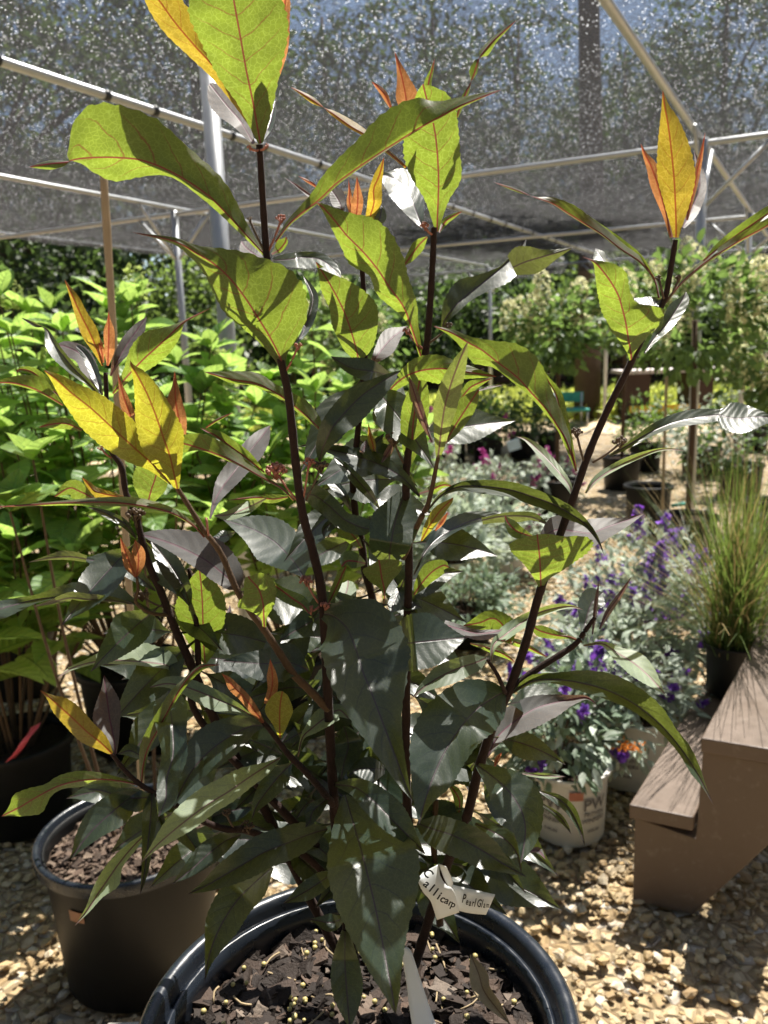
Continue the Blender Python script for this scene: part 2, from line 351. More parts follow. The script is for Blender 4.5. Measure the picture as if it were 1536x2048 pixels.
kid = {c.name.split('.')[0]: c for c in t.children}; kid['trunk'].data = mesh_np('trunk', tv, tf); kid['trunk'].data.materials.append(M_BARK); kid['crown'].scale = (.62, .62, .42); kid['crown'].location = (0, 0, 8.6)
g = ground(940, 800)
for i, (x, y, k, s) in enumerate([(-9, 13, 0, 1), (-6.3, 15, 2, 1.0), (-8, 19, 1, 1.0), (-3.9, 20, 0, 1.05), (-11, 17, 1, 1), (-1.2, 25, 2, 1.2), (-5, 28, 1, 1.15), (1.9, 27, 0, 1.1), (4.8, 29, 0, 1.1), (7.4, 26, 2, 1.1), (10.6, 27, 0, 1.15), (13.5, 23, 1, 1.0), (17, 24, 0, 1.0), (9.4, 30, 2, 1.3), (-15, 21, 0, 1.2)]):
    tree(x, y, k, s, i*1.7)
# unseen ring of woodland leaves added round sides and back to block sky light
r = np.random.default_rng(15); a = r.uniform(math.radians(48), math.radians(312), 260); d_ = r.uniform(13, 17, 260); cc = np.stack([np.sin(a)*d_, np.cos(a)*d_, r.uniform(.3, 8.5, 260)], 1)
v, f = cards(np.repeat(cc, 22, 0)+r.normal(size=(260*22, 3))*.9, .62, r); tag(obj('sky_block_woods', mesh_np('sky_block_woods', v, f), M_LEAFD), kind='stuff')
# understory shrubs along the wood edge
r = np.random.default_rng(77); uk = []
for k in range(3):
    me, C = crown_mesh(r, 80, 80, (1.5, 1.1, 1.5), .3, .07, .3); me.materials.append([M_LEAFD, M_LEAFM, M_LEAFD][k]); uk.append(me)
for i, (x, y, k, s) in enumerate([(-7.5, 11.5, 0, 1.0), (-5.6, 13.4, 2, 1.1), (-3.6, 15, 1, 1.0), (-1.6, 16.6, 0, 1.15), (.6, 19.5, 2, 1.2), (2.6, 20.5, 0, 1.15), (5.0, 20, 1, 1.2), (7.5, 19, 2, 1.2), (10, 18, 0, 1.2), (13.5, 17, 1, 1.1), (-9.5, 10.5, 1, 1.1), (-8, 22, 0, 2), (-3.2, 24, 2, 2.1), (.8, 26, 1, 2), (4.2, 26, 0, 2.1), (7.8, 25, 2, 2), (11.5, 24, 0, 2.1), (15, 22, 1, 2), (-6, 18, 2, 1.6), (18, 20, 0, 2)]):
    o = bpy.data.objects.new('woodland_shrub', uk[k]); COL.objects.link(o); o.location = (x, y, 1.25*s); o.scale = (s, s, s); o.rotation_euler.z = i*1.3
    tag(o, ['dark bushy undergrowth shrub at the edge of the woods', 'paler bushy undergrowth shrub at the edge of the woods', 'dark round undergrowth shrub at the edge of the woods'][k], 'shrub', 'undergrowth at the wood edge')
# low yellow-green ground cover at the far side, and the low brown fence
r = np.random.default_rng(5)
n = 7200; x = r.uniform(-3, 9, n); y = r.uniform(12.2, 18.5, n); v, f = cards(np.stack([x, y, r.uniform(0, .16, n)], 1), .14, r, 2.2, -.6)
tag(obj('ground_cover', mesh_np('ground_cover', v, f), soft_leaf('ground_cover', (.30, .33, .07), (.4, .45, .08), .4, .6, .4)), kind='stuff')
M_FENCE = plain('brown_boards', (.055, .03, .024), .75, .3, 0, .3, 6)
FE = empty('board_fence', (2.5, 19.2, 0), 'low dark brown board fence along the far edge of the clearing', 'fence')
bmF = mesh_np('board', *box_geo((0, 0, 0), (2.36, .03, .17))); bmF.materials.append(M_FENCE)
bmP = mesh_np('fence_post', *box_geo((0, 0, 0), (.1, .1, .85))); bmP.materials.append(M_FENCE)
for i in range(6):
    for k in range(4):
        o = obj('board', bmF, None, FE); o.location = (-3.4+2.4*i, 19.2+.004*((i+k) % 3), .14+.182*k)
    o = obj('fence_post', bmP, None, FE); o.location = (-4.6+2.4*i, 19.28, .42)
# ------------------------------------------------------------------ shared builders
M_POT = NB('pot_plastic'); _c = M_POT.obco()
M_POT = M_POT.done(M_POT.pbr(M_POT.mix(M_POT.ramp(M_POT.noise(_c, 22, 5, .7), .5, .8), (.012, .016, .024), (.03, .034, .042)), M_POT.ramp(M_POT.noise(_c, 60, 4), .3, .7, .22, .38), .6, 0, M_POT.bump(M_POT.noise(_c, 130, 3), .15, .001)))
def pot(name, x, y, z, R, H, label, mat, group=None, taper=.80, lip=.012, soil=.04, soilmat=None, rimmat=None):
    t = empty(name, (x, y, z), label, 'plant pot', group); c = np.array([x, y, z])
    rb = R*taper; wall = .004; Rl = R-lip
    body = [(0.001, .004), (rb-.01, .0), (rb, .008), (Rl-.003, H-lip*1.6), (Rl-.003, H-lip*.9)]
    inner = [(Rl-.003-wall, H-lip*.9), (Rl-.004-wall, H-lip*2), (rb-wall, .02), (.001, .02)]
    v, f = lathe_geo(body+inner, 56); obj('body', mesh_np('body', v+c, f), mat, t)
    a = np.linspace(0, 2*PI, 13); prof = [(R-lip*.62+lip*.62*math.cos(q), H-lip*.75+lip*.75*math.sin(q)) for q in a]
    prof = [(R-.001, H-lip*1.9)] + [(R+.0005, H-lip)] + [(R-lip*.5+lip*.5*math.cos(q), H-lip*.5+lip*.5*math.sin(q)) for q in np.linspace(0, PI, 8)] + [(Rl-.004, H-lip*1.2), (Rl-.008, H-lip*2.2)]
    v, f = lathe_geo(prof, 72); obj('rim', mesh_np('rim', v+c, f), rimmat or mat, t)
    if soilmat:
        n = 26; rr = np.linspace(0, Rl-.006, n); aa = np.linspace(0, 2*PI, 49)[:-1]; q = np.random.default_rng(int(abs(x*1000)))
        V = np.array([(r_*math.cos(b_), r_*math.sin(b_), H-soil+q.normal()*.003) for r_ in rr for b_ in aa]); Q = np.array([(i*48+j, i*48+(j+1) % 48, (i+1)*48+(j+1) % 48, (i+1)*48+j) for i in range(n-1) for j in range(48)])[:, ::-1]
        obj('soil', mesh_np('soil', V+c, Q[:, ::-1]), soilmat, t)
    return t
M_SOIL = plain('potting_soil', (.035, .022, .015), .95, .2, 0, .6, 120, .006, 220)
def bark_mat(cols):
    b = NB('bark_chip'); r = b.math('FRACT', b.math('ADD', b.rnd(), b.island()))
    cr = b.n('ShaderNodeValToRGB'); b.set(cr.inputs[0], r); e = cr.color_ramp.elements
    for p_, c in cols or [(0, (.009, .0065, .005)), (.5, (.026, .018, .013)), (.72, (.075, .05, .037)), (.9, (.19, .125, .09)), (1, (.30, .24, .19))]:
        el = e.new(p_) if 0 < p_ < 1 else e[0 if p_ == 0 else -1]; el.color = (*c, 1)
    n = b.noise(b.obco(), 3, 5, .7); return b.done(b.pbr(b.mix(n, cr.outputs[0], (.03, .02, .016)), .75, .35, 0, b.bump(b.noise(b.pos(), 400, 4), .7, .002)))
M_CHIP = bark_mat(None); M_CHIP_SUNLIT = bark_mat([(0, (.05, .03, .02)), (.4, (.14, .09, .06)), (.7, (.26, .17, .12)), (1, (.38, .28, .20))]); M_PRILL = plain('fertiliser_bead', (.50, .42, .17), .4, .5, 0, .25, 150); M_STRAW = plain('straw', (.38, .29, .17), .7, .3, 0, .3, 80)  # second chip ramp is a lighter copy, sunlight put into the colour
cr_ = np.random.default_rng(21); CH = []
bm = bmesh.new(); bmesh.ops.create_cube(bm, size=2); bmesh.ops.subdivide_edges(bm, edges=bm.edges[:], cuts=1, use_grid_fill=True); KV = np.array([v.co for v in bm.verts]); KF = np.array([[v.index for v in f.verts] for f in bm.faces]); bm.free()
for i in range(8):
    CH.append(KV*np.array([1, cr_.uniform(.45, .8), cr_.uniform(.14, .3)]) + cr_.normal(size=KV.shape)*np.array([.16, .13, .07]))
def chips(P, parent, n_single, n_tot, R_, zc, s0, s1, rg, cm=None):
    cm = cm or M_CHIP
    ms = [mesh_np('bark_chip', q, KF, False) for q in CH]; [m.materials.append(cm) for m in ms]; Vs, Fs, k, c = [], [], 0, 0
    for i in range(n_tot):
        a = rg.uniform(0, 2*PI); rr = R_*math.sqrt(rg.random()); s = s0+(s1-s0)*(1-i/n_tot)**2.5; p = np.array([P[0]+rr*math.cos(a), P[1]+rr*math.sin(a), zc + rg.uniform(-.002, .007)])
        R3 = rotm(rg.uniform(0, 6.28), rg.normal()*.35, rg.normal()*.35); j = int(rg.integers(8))
        if i < n_single:
            o = obj('bark_chip', ms[j], None, parent); o.matrix_basis = Matrix.Translation(p) @ Matrix(R3.tolist()).to_4x4() @ Matrix.Scale(s, 4)
        else: Vs.append(CH[j]@R3.T*s+p); Fs.append(KF+k); k += len(KV)
    obj('bark_mulch', mesh_np('bark_mulch', np.concatenate(Vs), np.concatenate(Fs), False), cm, parent, kind='stuff')
def text_mesh(s, size, shear=0.0, ext=0.0):
    cu = bpy.data.curves.new('lettering', 'FONT'); cu.body = s; cu.size = size; cu.align_x = 'CENTER'; cu.align_y = 'CENTER'; cu.shear = shear; cu.offset = .022*size; cu.extrude = ext; cu.resolution_u = 3
    o = bpy.data.objects.new('t', cu); COL.objects.link(o); dg = bpy.context.evaluated_depsgraph_get(); dg.update(); me = bpy.data.meshes.new_from_object(o.evaluated_get(dg)); bpy.data.objects.remove(o); bpy.data.curves.remove(cu)
    V = np.array([v.co[:] for v in me.vertices]); Fc = [tuple(p.vertices) for p in me.polygons]; bpy.data.meshes.remove(me); return V, Fc
def solid(o, th=.0006): m = o.modifiers.new('thickness', 'SOLIDIFY'); m.thickness = th; return o
# ------------------------------------------------------------------ middle ground: props and plants
# stepped plant riser on the right
M_WOOD = NB('brown_painted_wood'); _c = M_WOOD.obco(); _n = M_WOOD.noise(_c, 7, 6, .7); _k = M_WOOD.noise(_c, 45, 4, .7)
M_WOOD = M_WOOD.done(M_WOOD.pbr(M_WOOD.mix(M_WOOD.ramp(_k, .55, .75, 0, .35), M_WOOD.mix(_n, (.105, .07, .048), (.165, .118, .088)), (.27, .22, .18)), M_WOOD.ramp(_n, .3, .7, .4, .6), .4, 0, M_WOOD.bump(_k, .25, .0015)))
A0 = ground(1385, 1830); B0 = ground(1265, 1800); ev = (B0-A0)/np.linalg.norm(B0-A0); lv = np.array([-ev[1], ev[0], 0]); lv = lv if lv[1] > 0 else -lv
lv = lv*.96 + np.array([.13, 0, 0]); lv /= np.linalg.norm(lv); FN = np.cross(ev, [0, 0, 1])
RS = empty('stepped_plant_stand', A0, 'brown stained wooden step stand for plants at the right edge', 'plant stand')
prof = [(.123, 0), (.123, .198), (.0, .178), (-.006, .375), (-.13, .372), (-.145, .212), (0, 0)]
def prism(pr, off, th):
    n = len(pr); V = [A0 + ev*e + np.array([0, 0, z]) + lv*o for o in (off, off+th) for e, z in pr]
    return np.array(V), [tuple(range(n))[::-1], tuple(range(n, 2*n))] + [(i, (i+1) % n, n+(i+1) % n, n+i) for i in range(n)]
for off in (.0, 1.0, 2.0):
    v, f = prism(prof, off, .04); bevel(obj('stringer', mesh_np('stringer', v, f, False), M_WOOD, RS), .002)
for e0, e1, z in ((.132, .004, .200), (-.004, -.133, .377)):
    V = [A0 + ev*e + lv*l + np.array([0, 0, zz]) for zz in (z, z+.032) for e, l in ((e0, -.012), (e1, -.012), (e1, 2.05), (e0, 2.05))]
    bevel(obj('tread', mesh_np('tread', V, [(3, 2, 1, 0), (4, 5, 6, 7), (0, 1, 5, 4), (1, 2, 6, 5), (2, 3, 7, 6), (3, 0, 4, 7)], False), M_WOOD, RS), .003)
# ---- leaf meshes
UVS = {}
def set_uv(me, uv):
    uv = np.asarray(uv, np.float32); UVS[me.name] = uv; li = np.empty(len(me.loops), np.int32); me.loops.foreach_get('vertex_index', li)
    me.uv_layers.new(name='UVMap').data.foreach_set('uv', uv[li].ravel())
def leaf_mesh(name, mat, L, W, fold=.25, curl=.25, nu=5, nv=4, pw=.9):
    V = []; 
    for i in range(nu+1):
        u = i/nu; w_ = W/2*max(math.sin(PI*min(1, u)**pw), 0)**.85 if 0 < u < 1 else .0006
        for j in range(nv+1):
            v_ = -1+2*j/nv; V.append((u*L, v_*w_, abs(v_)*w_*fold - curl*L*u*u + .03*L*math.sin(u*6)*v_))
    Q = np.array([(i*(nv+1)+j, (i+1)*(nv+1)+j, (i+1)*(nv+1)+j+1, i*(nv+1)+j+1) for i in range(nu) for j in range(nv)])
    me = mesh_np(name, V, Q); me.materials.append(mat); set_uv(me, [(i/nu, j/nv) for i in range(nu+1) for j in range(nv+1)]); return me
def mesh_arrays(me):
    V = np.empty(len(me.vertices)*3, np.float32); me.vertices.foreach_get('co', V); q = np.empty(len(me.loops), np.int32); me.loops.foreach_get('vertex_index', q); return V.reshape(-1, 3), q.reshape(len(me.polygons), -1)
def place(root, name, meshes, xf, n_single, rest='foliage'):
    """xf: list of (pos, dir, up, scale); the ones nearest the camera become parts, the others one mass"""
    xf = sorted(xf, key=lambda q: np.linalg.norm(np.asarray(q[0])-C0)); Vs, Fs, Us, k = [], [], [], 0
    for i, (p, d, upv, s) in enumerate(xf):
        d = np.asarray(d, float); d /= np.linalg.norm(d); y = np.cross(upv, d); y /= np.linalg.norm(y)+1e-9; z = np.cross(d, y); R3 = np.stack([d, y, z], 1); me = meshes[i % len(meshes)]
        if i < n_single:
            o = bpy.data.objects.new(name, me); COL.objects.link(o); o.parent = root; o.matrix_parent_inverse = Matrix.Translation(-Vector(root.location))
            o.matrix_basis = Matrix.Translation(Vector(p)) @ Matrix(R3.tolist()).to_4x4() @ Matrix.Scale(s, 4)
        else:
            v, q = mesh_arrays(me); Vs.append(v@R3.T*s+p); Fs.append(q+k); Us.append(UVS[me.name]); k += len(v)
    if Vs:
        mr_ = mesh_np(rest, np.concatenate(Vs), np.concatenate(Fs)); set_uv(mr_, np.concatenate(Us)); obj(rest, mr_, meshes[0].materials[0], root, kind='stuff')
# ---- lime green hydrangeas on the left
M_HYD = soft_leaf('hydrangea_leaf', (.13, .24, .075), (.43, .68, .15), .52, .42, .4, .4, True)
M_HYDS = plain('red_brown_stem', (.10, .062, .036), .7, .3, 0, .3, 60)
HL = [leaf_mesh('leaf', M_HYD, .132, .078, .3, .28), leaf_mesh('leaf', M_HYD, .118, .074, .15, .45), leaf_mesh('leaf', M_HYD, .136, .08, .4, .12)]
PAN = None
def panicle(root, p, s, r, mat, name='flower_panicle', n=90):
    c = []
    for i in range(n):
        h = r.random(); a = r.uniform(0, 6.28); rad = math.sqrt(max(0, 1-(2*h-.8)**2*.7))*.36*s; c.append((p[0]+rad*math.cos(a), p[1]+rad*math.sin(a), p[2]+h*s))
    v, f = cards(np.array(c), s*.14, r, 1.1, 0); obj(name, mesh_np(name, v, f), mat, root, kind='stuff')
def hydrangea(x, y, zs, hgt, spread, nst, label, r, n_single=230, pan=(), zlow=.2):
    t = empty('hydrangea_shrub', (x, y, zs), label, 'shrub', 'lime green shrubs on the left'); xf = []; L = []
    for i in range(nst):
        a = i/nst*6.28*2.6 + r.uniform(-.4, .4); q = math.sqrt((i+.5)/nst); tip = np.array([x+spread*q*math.cos(a), y+spread*q*math.sin(a), zs+hgt*(1-.45*q*q)*r.uniform(.85, 1.08)])
        b_ = np.array([x+.04*math.cos(a), y+.04*math.sin(a), zs]); m_ = b_*.45+tip*.55+np.array([.06*math.cos(a)*spread, .06*math.sin(a)*spread, .0]); P = catmull([b_, m_, tip], 12); L.append(tube_geo(P, np.linspace(.0042, .002, 12), 5, False))
        rot = r.uniform(0, 3.14)
        for kx in range(4, 12):
            p = P[kx]; up_ = (P[min(kx+1, 11)]-P[kx-1]); up_ /= np.linalg.norm(up_); rot += PI/2
            if p[2] < zs+zlow*hgt or (kx < 6 and r.random() < .5): continue
            for s_ in (0, PI):
                b2 = rot+s_+r.normal()*.25; el = r.uniform(-.1, .5) + (.5 if kx > 10 else 0); d = np.array([math.cos(b2)*math.cos(el), math.sin(b2)*math.cos(el), math.sin(el)])
                xf.append((p, d, np.array([0, 0, 1.])+r.normal(size=3)*.2, r.uniform(.75, 1.15)*(.85 if kx > 10 else 1)))
        if i in pan: panicle(t, tip, .1, r, M_LIME)
        for s_ in range(3): 
            b2 = rot + s_*2.1; xf.append((tip, np.array([math.cos(b2)*.5, math.sin(b2)*.5, .85]), np.array([math.cos(b2+PI), math.sin(b2+PI), .3]), r.uniform(.4, .7)))
    v, f = join_geo(L); obj('stem', mesh_np('stem', v, f), M_HYDS, t, kind='stuff'); place(t, 'leaf', HL, xf, n_single); return t
M_LIME = soft_leaf('lime_flower', (.42, .50, .16), (.5, .6, .18), .4, .6, .2)
M_POTM = plain('matte_black_pot', (.006, .006, .0065), .5, .3, 0, .3, 15)
hr = np.random.default_rng(9)
lp = np.array([-.515, 1.475, 0])
PT2 = pot('black_nursery_pot', lp[0], lp[1], 0, .178, .295, 'black nursery pot with a bright sunlit rim standing left of the big front pot', M_POTM, 'black nursery pots', .8, .013, .04, M_SOIL, M_POT)
chips(lp, PT2, 120, 1000, .15, .257, .003, .010, np.random.default_rng(4), M_CHIP_SUNLIT)
v, f = box_geo(ground(150, 1900, 0), (.001, .001, .001))
def label_patch(parent, cx, cy, R, Rb, H, ang, z, w_, h_, mat, name='sticker'):
    V = []; n = 8
    for k in range(2):
        zz = z+h_*k; rr = Rb+(R-Rb)*zz/H+.0012
        for i in range(n+1): a = ang+(i/n-.5)*w_/rr; V.append((cx+rr*math.cos(a), cy+rr*math.sin(a), zz))
    return obj(name, mesh_np(name, V, [(i, i+1, n+2+i, n+1+i) for i in range(n)]), mat, parent)
M_STK = plain('brown_sticker', (.33, .16, .09), .5, .4, 0, .2, 90)
label_patch(PT2, lp[0], lp[1], .165, .1425, .295, math.radians(-112), .205, .032, .022, M_STK)
t = hydrangea(lp[0]-.01, lp[1]+.06, .24, 1.0, .20, 5, 'slim lime green shrub with bare lower stems in the pot beside the front pot', hr, 300, (), .66)
hydrangea(-.80, 2.45, .24, 1.17, .58, 52, 'wide lime green shrub behind the left pot, filling the left side', hr, 300, (4, 15, 22, 31), .16); pot('black_nursery_pot', -.80, 2.45, 0, .17, .27, 'black nursery pot under the wide lime shrub', M_POTM, 'black nursery pots', .8, .012, .03, M_SOIL)
M_BAMBOO = plain('bamboo', (.34, .26, .17), .5, .4, 0, .2, 30)
def stake(x, y, z0, z1, label, r_=.0075, lean=(0, 0)):
    n = 24; z = np.linspace(z0, z1, n); P = np.stack([x+lean[0]*(z-z0), y+lean[1]*(z-z0), z], 1); rad = r_*(1+.12*(np.arange(n) % 6 == 3)); v, f = tube_geo(P, rad, 10); o = obj('bamboo_stake', mesh_np('bamboo_stake', v, f), M_BAMBOO); return tag(o, label, 'stake')
b0_ = at(266, 1500, 1.5); b1_ = at(272, 360, 1.5)
stake(b0_[0], b0_[1]+.0, .2, b1_[2], 'tall bamboo stake tied to the lime shrub, rising above the left pot', .0058, ((b1_[0]-b0_[0])/(b1_[2]-b0_[2])+0, -.02))
p2 = np.array([-.98, 2.02, 0])
pot('black_nursery_pot', p2[0], p2[1], 0, .15, .24, 'shaded black nursery pot at the left edge with a pink ribbon in it', M_POTM, 'black nursery pots', .8, .012, .03, M_SOIL)
hydrangea(p2[0], p2[1], .2, .80, .34, 24, 'bushy green shrub in the shaded pot at the left edge', hr, 240, (3, 11))
hydrangea(-.30, 2.55, .22, 1.08, .48, 32, 'lime green shrub farther back, seen through the dark shrub stems', hr, 240, (2, 9)); pot('black_nursery_pot', -.30, 2.55, 0, .15, .25, 'black nursery pot mostly hidden behind the left shrub', M_POTM, 'black nursery pots', .8, .012, .03, M_SOIL)
hydrangea(-1.35, 2.9, .22, 1.2, .5, 28, 'tall lime shrub at the far left, behind the pink ribbon pot', hr, 200, (1, 7, 13)); pot('black_nursery_pot', -1.35, 2.9, 0, .15, .25, 'black nursery pot under the far left shrub', M_POTM, 'black nursery pots', .8, .012, .03, M_SOIL)
M_RIB = plain('pink_ribbon', (.75, .10, .14), .5, .4, 0, .1, 40)
P = catmull([at(20, 1520, 1.95), at(38, 1500, 1.93), at(52, 1478, 1.92), at(66, 1462, 1.93), at(72, 1450, 1.94)], 12); w_ = np.array([.012, 0, .006])
V = np.concatenate([P-w_, P+w_]); tag(solid(obj('ribbon', mesh_np('ribbon', V, [(i, i+1, 13+i, 12+i) for i in range(11)]), M_RIB), .0008), 'bright pink ribbon tied at the base of the left edge shrub', 'ribbon')
# ---- silver leaved, purple flowered bushes in white pots
M_WHITE = plain('white_pot', (.66, .645, .60), .45, .45, 0, .08, 12); M_GREYINK = plain('grey_print', (.16, .15, .15), .6, .3, 0, .1); M_REDINK = plain('red_sticker', (.45, .17, .11), .5, .3, 0, .15, 120)
SL = [leaf_mesh('leaf', M_SILVER, .042, .017, .35, .25, 3, 2), leaf_mesh('leaf', M_SILVER, .036, .016, .2, .4, 3, 2)]
M_SILG = soft_leaf('grey_green_leaf', (.16, .22, .15), (.22, .30, .16), .3, .55, .35); SG = [leaf_mesh('leaf', M_SILG, .042, .017, .35, .25, 3, 2), leaf_mesh('leaf', M_SILG, .034, .014, .2, .4, 3, 2)]
def wrap_text(parent, s, size, x, y, R, Rb, H, ang, z, mat, shear=0.0):
    V, f = text_mesh(s, size, shear); rr = Rb+(R-Rb)*(z+V[:, 1])/H + .0016; a = ang + V[:, 0]/rr
    obj('lettering', mesh_np('lettering', np.stack([x+rr*np.cos(a), y+rr*np.sin(a), z+V[:, 1]], 1), f, False), mat, parent)
def print_pot(t, x, y, R, H, angs):
    Rb = R*.84
    for a in angs:
        a = math.radians(a)
        wrap_text(t, 'PW', .042, x, y, R-.005, Rb, H, a, H*.64, M_GREYINK); wrap_text(t, 'PROVEN', .0155, x, y, R-.005, Rb, H, a, H*.50, M_GREYINK); wrap_text(t, 'WINNERS', .0155, x, y, R-.005, Rb, H, a, H*.41, M_GREYINK); wrap_text(t, 'SHRUBS', .010, x, y, R-.005, Rb, H, a, H*.26, M_GREYINK)
def bush(name, x, y, z0, rad, hgt, n, meshes, label, r, fl=None, nfl=0, n_single=130, cat='shrub', group=None, fs=.05, ncl=60, stems=18):
    t = empty(name, (x, y, z0), label, cat, group); xf = []; L = []
    d = r.normal(size=(ncl, 3)); d[:, 2] = np.abs(d[:, 2])*.9+.1; d /= np.linalg.norm(d, axis=1)[:, None]; C = d*np.array([rad, rad, hgt])*(.45+.6*r.random((ncl, 1))) + np.array([x, y, z0])
    for i in range(n):
        c = C[int(r.integers(ncl))]; p = c + r.normal(size=3)*np.array([rad, rad, hgt*.7])*.13; o_ = p-np.array([x, y, z0+hgt*.25]); dd = o_/np.linalg.norm(o_)+r.normal(size=3)*.5; xf.append((p, dd, np.array([0, 0, 1.])+r.normal(size=3)*.4, r.uniform(.7, 1.25)))
    for c in C[:stems]: L.append(tube_geo(catmull([(x+r.normal()*.02, y+r.normal()*.02, z0-.02), (c+np.array([x, y, z0]))/2+np.array([0, 0, .03]), c], 7), .0018, 4, False))
    v, f = join_geo(L); obj('stem', mesh_np('stem', v, f), M_TWIG, t, kind='stuff'); place(t, 'leaf', meshes, xf, n_single)
    for i in range(nfl):
        c = C[int(r.integers(ncl))] if i > 0 else C[0]; c = np.array([x, y, z0]) + (c-np.array([x, y, z0]))*1.08; dv = (c-np.array([x, y, z0])); dv /= np.linalg.norm(dv); dv[2] += .3; s = fs*r.uniform(.6, 1.25); q = r.random((70, 1))
        cc = c + dv*q*s + r.normal(size=(70, 3))*.0085*(1.1-q*.8)*s/.05; v, f = cards(cc, .013*s/.05, r, 1.0, 0); obj('flower_spike', mesh_np('flower_spike', v, f), fl, t)
    return t
br = np.random.default_rng(31)
g1 = ground(1152, 1700); g1 = g1 + np.array([.0, .085, 0])
t = pot('white_nursery_pot', g1[0], g1[1], 0, .103, .185, 'white printed nursery pot in front, left of the brown step stand', M_WHITE, 'white printed nursery pots', .84, .006, .03, M_SOIL)
print_pot(t, g1[0], g1[1], .103, .185, (-62, -130)); label_patch(t, g1[0], g1[1], .1, .087, .185, math.radians(-92), .135, .034, .022, M_REDINK)
bush('butterfly_bush', g1[0]-.03, g1[1], .185, .165, .25, 800, SG + SL[:1], 'grey green bush with few purple flowers in the front white pot', br, M_PURPLE, 14, 190, 'shrub', 'purple flowered silver bushes', .05)
g2 = ground(1280, 1588) + np.array([0, .09, 0])
t = pot('white_nursery_pot', g2[0], g2[1], 0, .112, .2, 'white printed nursery pot standing behind the front white pot', M_WHITE, 'white printed nursery pots', .84, .006, .03, M_SOIL); print_pot(t, g2[0], g2[1], .112, .2, (-115,))
t = bush('butterfly_bush', g2[0]-.05, g2[1]+.02, .18, .22, .27, 1500, SL, 'silver leaved bush with an orange bloom in the second white pot', br, M_PURPLE, 26, 170, 'shrub', 'purple flowered silver bushes', .05)
c = at(1258, 1494, 2.02); cc = c+br.normal(size=(90, 3))*np.array([.016, .01, .006]); v, f = cards(cc, .007, br, 1.2, 0); obj('orange_flower_spike', mesh_np('orange_flower_spike', v, f), M_ORANGE, t)
g3 = ground(1335, 1440) + np.array([0, .1, 0])
pot('white_nursery_pot', g3[0], g3[1], 0, .115, .2, 'white nursery pot farther back, beside the black grass pot', M_WHITE, 'white printed nursery pots', .84, .006, .03, M_SOIL)
bush('butterfly_bush', g3[0]-.08, g3[1], .18, .32, .40, 2500, SL, 'large silver bush full of purple flower spikes left of the grass', br, M_PURPLE, 75, 220, 'shrub', 'purple flowered silver bushes', .062, 110)
# ---- ornamental grass
M_GRASS = soft_leaf('grass_blade', (.085, .13, .035), (.19, .27, .05), .45, .5, .35); M_STRAWB = soft_leaf('grass_straw', (.42, .32, .14), (.4, .3, .12), .35, .6, .25)
def grass(x, y, z, hgt, spread, n, label, r, n_single=160):
    t = empty('ornamental_grass', (x, y, z), label, 'grass', 'tufts of ornamental grass'); Vs, Fs, k = {0: [], 1: []}, {0: [], 1: []}, {0: 0, 1: 0}
    for i in range(n):
        a = r.uniform(0, 6.28); q = min(abs(r.normal()), 1.7)*spread*.95; h = hgt*r.uniform(.55, 1.12); m = 1 if r.random() < .28 else 0
        b_ = np.array([x+r.normal()*.025, y+r.normal()*.025, z]); tip = b_+np.array([q*math.cos(a), q*math.sin(a), h*max(.5, 1-.18*(q/spread)**2)]); mid_ = b_*.5+tip*.5+np.array([-.14*q*math.cos(a), -.14*q*math.sin(a), h*.05])
        P = catmull([b_, mid_, tip], 7); s = np.array([-math.sin(a), math.cos(a), 0])*.0015*np.linspace(1, .25, 7)[:, None]; V = np.concatenate([P-s, P+s, P+np.array([math.cos(a), math.sin(a), 0])*.0008]); Q = [(j, j+1, 8+j, 7+j) for j in range(6)]
        mt = M_STRAWB if m else M_GRASS
        if i < n_single: obj('blade', mesh_np('blade', V, np.array(Q)), mt, t)
        else: Vs[m].append(V); Fs[m].append(np.array(Q)+k[m]); k[m] += len(V)
    for m in (0, 1):
        if Vs[m]: obj('grass_blades', mesh_np('grass_blades', np.concatenate(Vs[m]), np.concatenate(Fs[m])), (M_GRASS, M_STRAWB)[m], t, kind='stuff')
    return t
g4 = ground(1472, 1400, .234)
pot('black_nursery_pot', g4[0], g4[1]+.04, .234, .075, .15, 'small black pot of grass standing on the lower step of the stand', M_POTM, 'black nursery pots', .82, .007, .02, M_SOIL)
gr = np.random.default_rng(12)
grass(g4[0], g4[1]+.04, .36, .52, .36, 850, 'fine tall green grass tuft in the pot on the lower step', gr)
g5 = ground(1560, 1330, .234); pot('black_nursery_pot', g5[0], g5[1], .234, .075, .15, 'second black grass pot on the step stand, at the right edge', M_POTM, 'black nursery pots', .82, .007, .02, M_SOIL)
grass(g5[0], g5[1], .36, .48, .3, 200, 'grass tuft at the right edge, behind the nearer tuft', gr, 100)
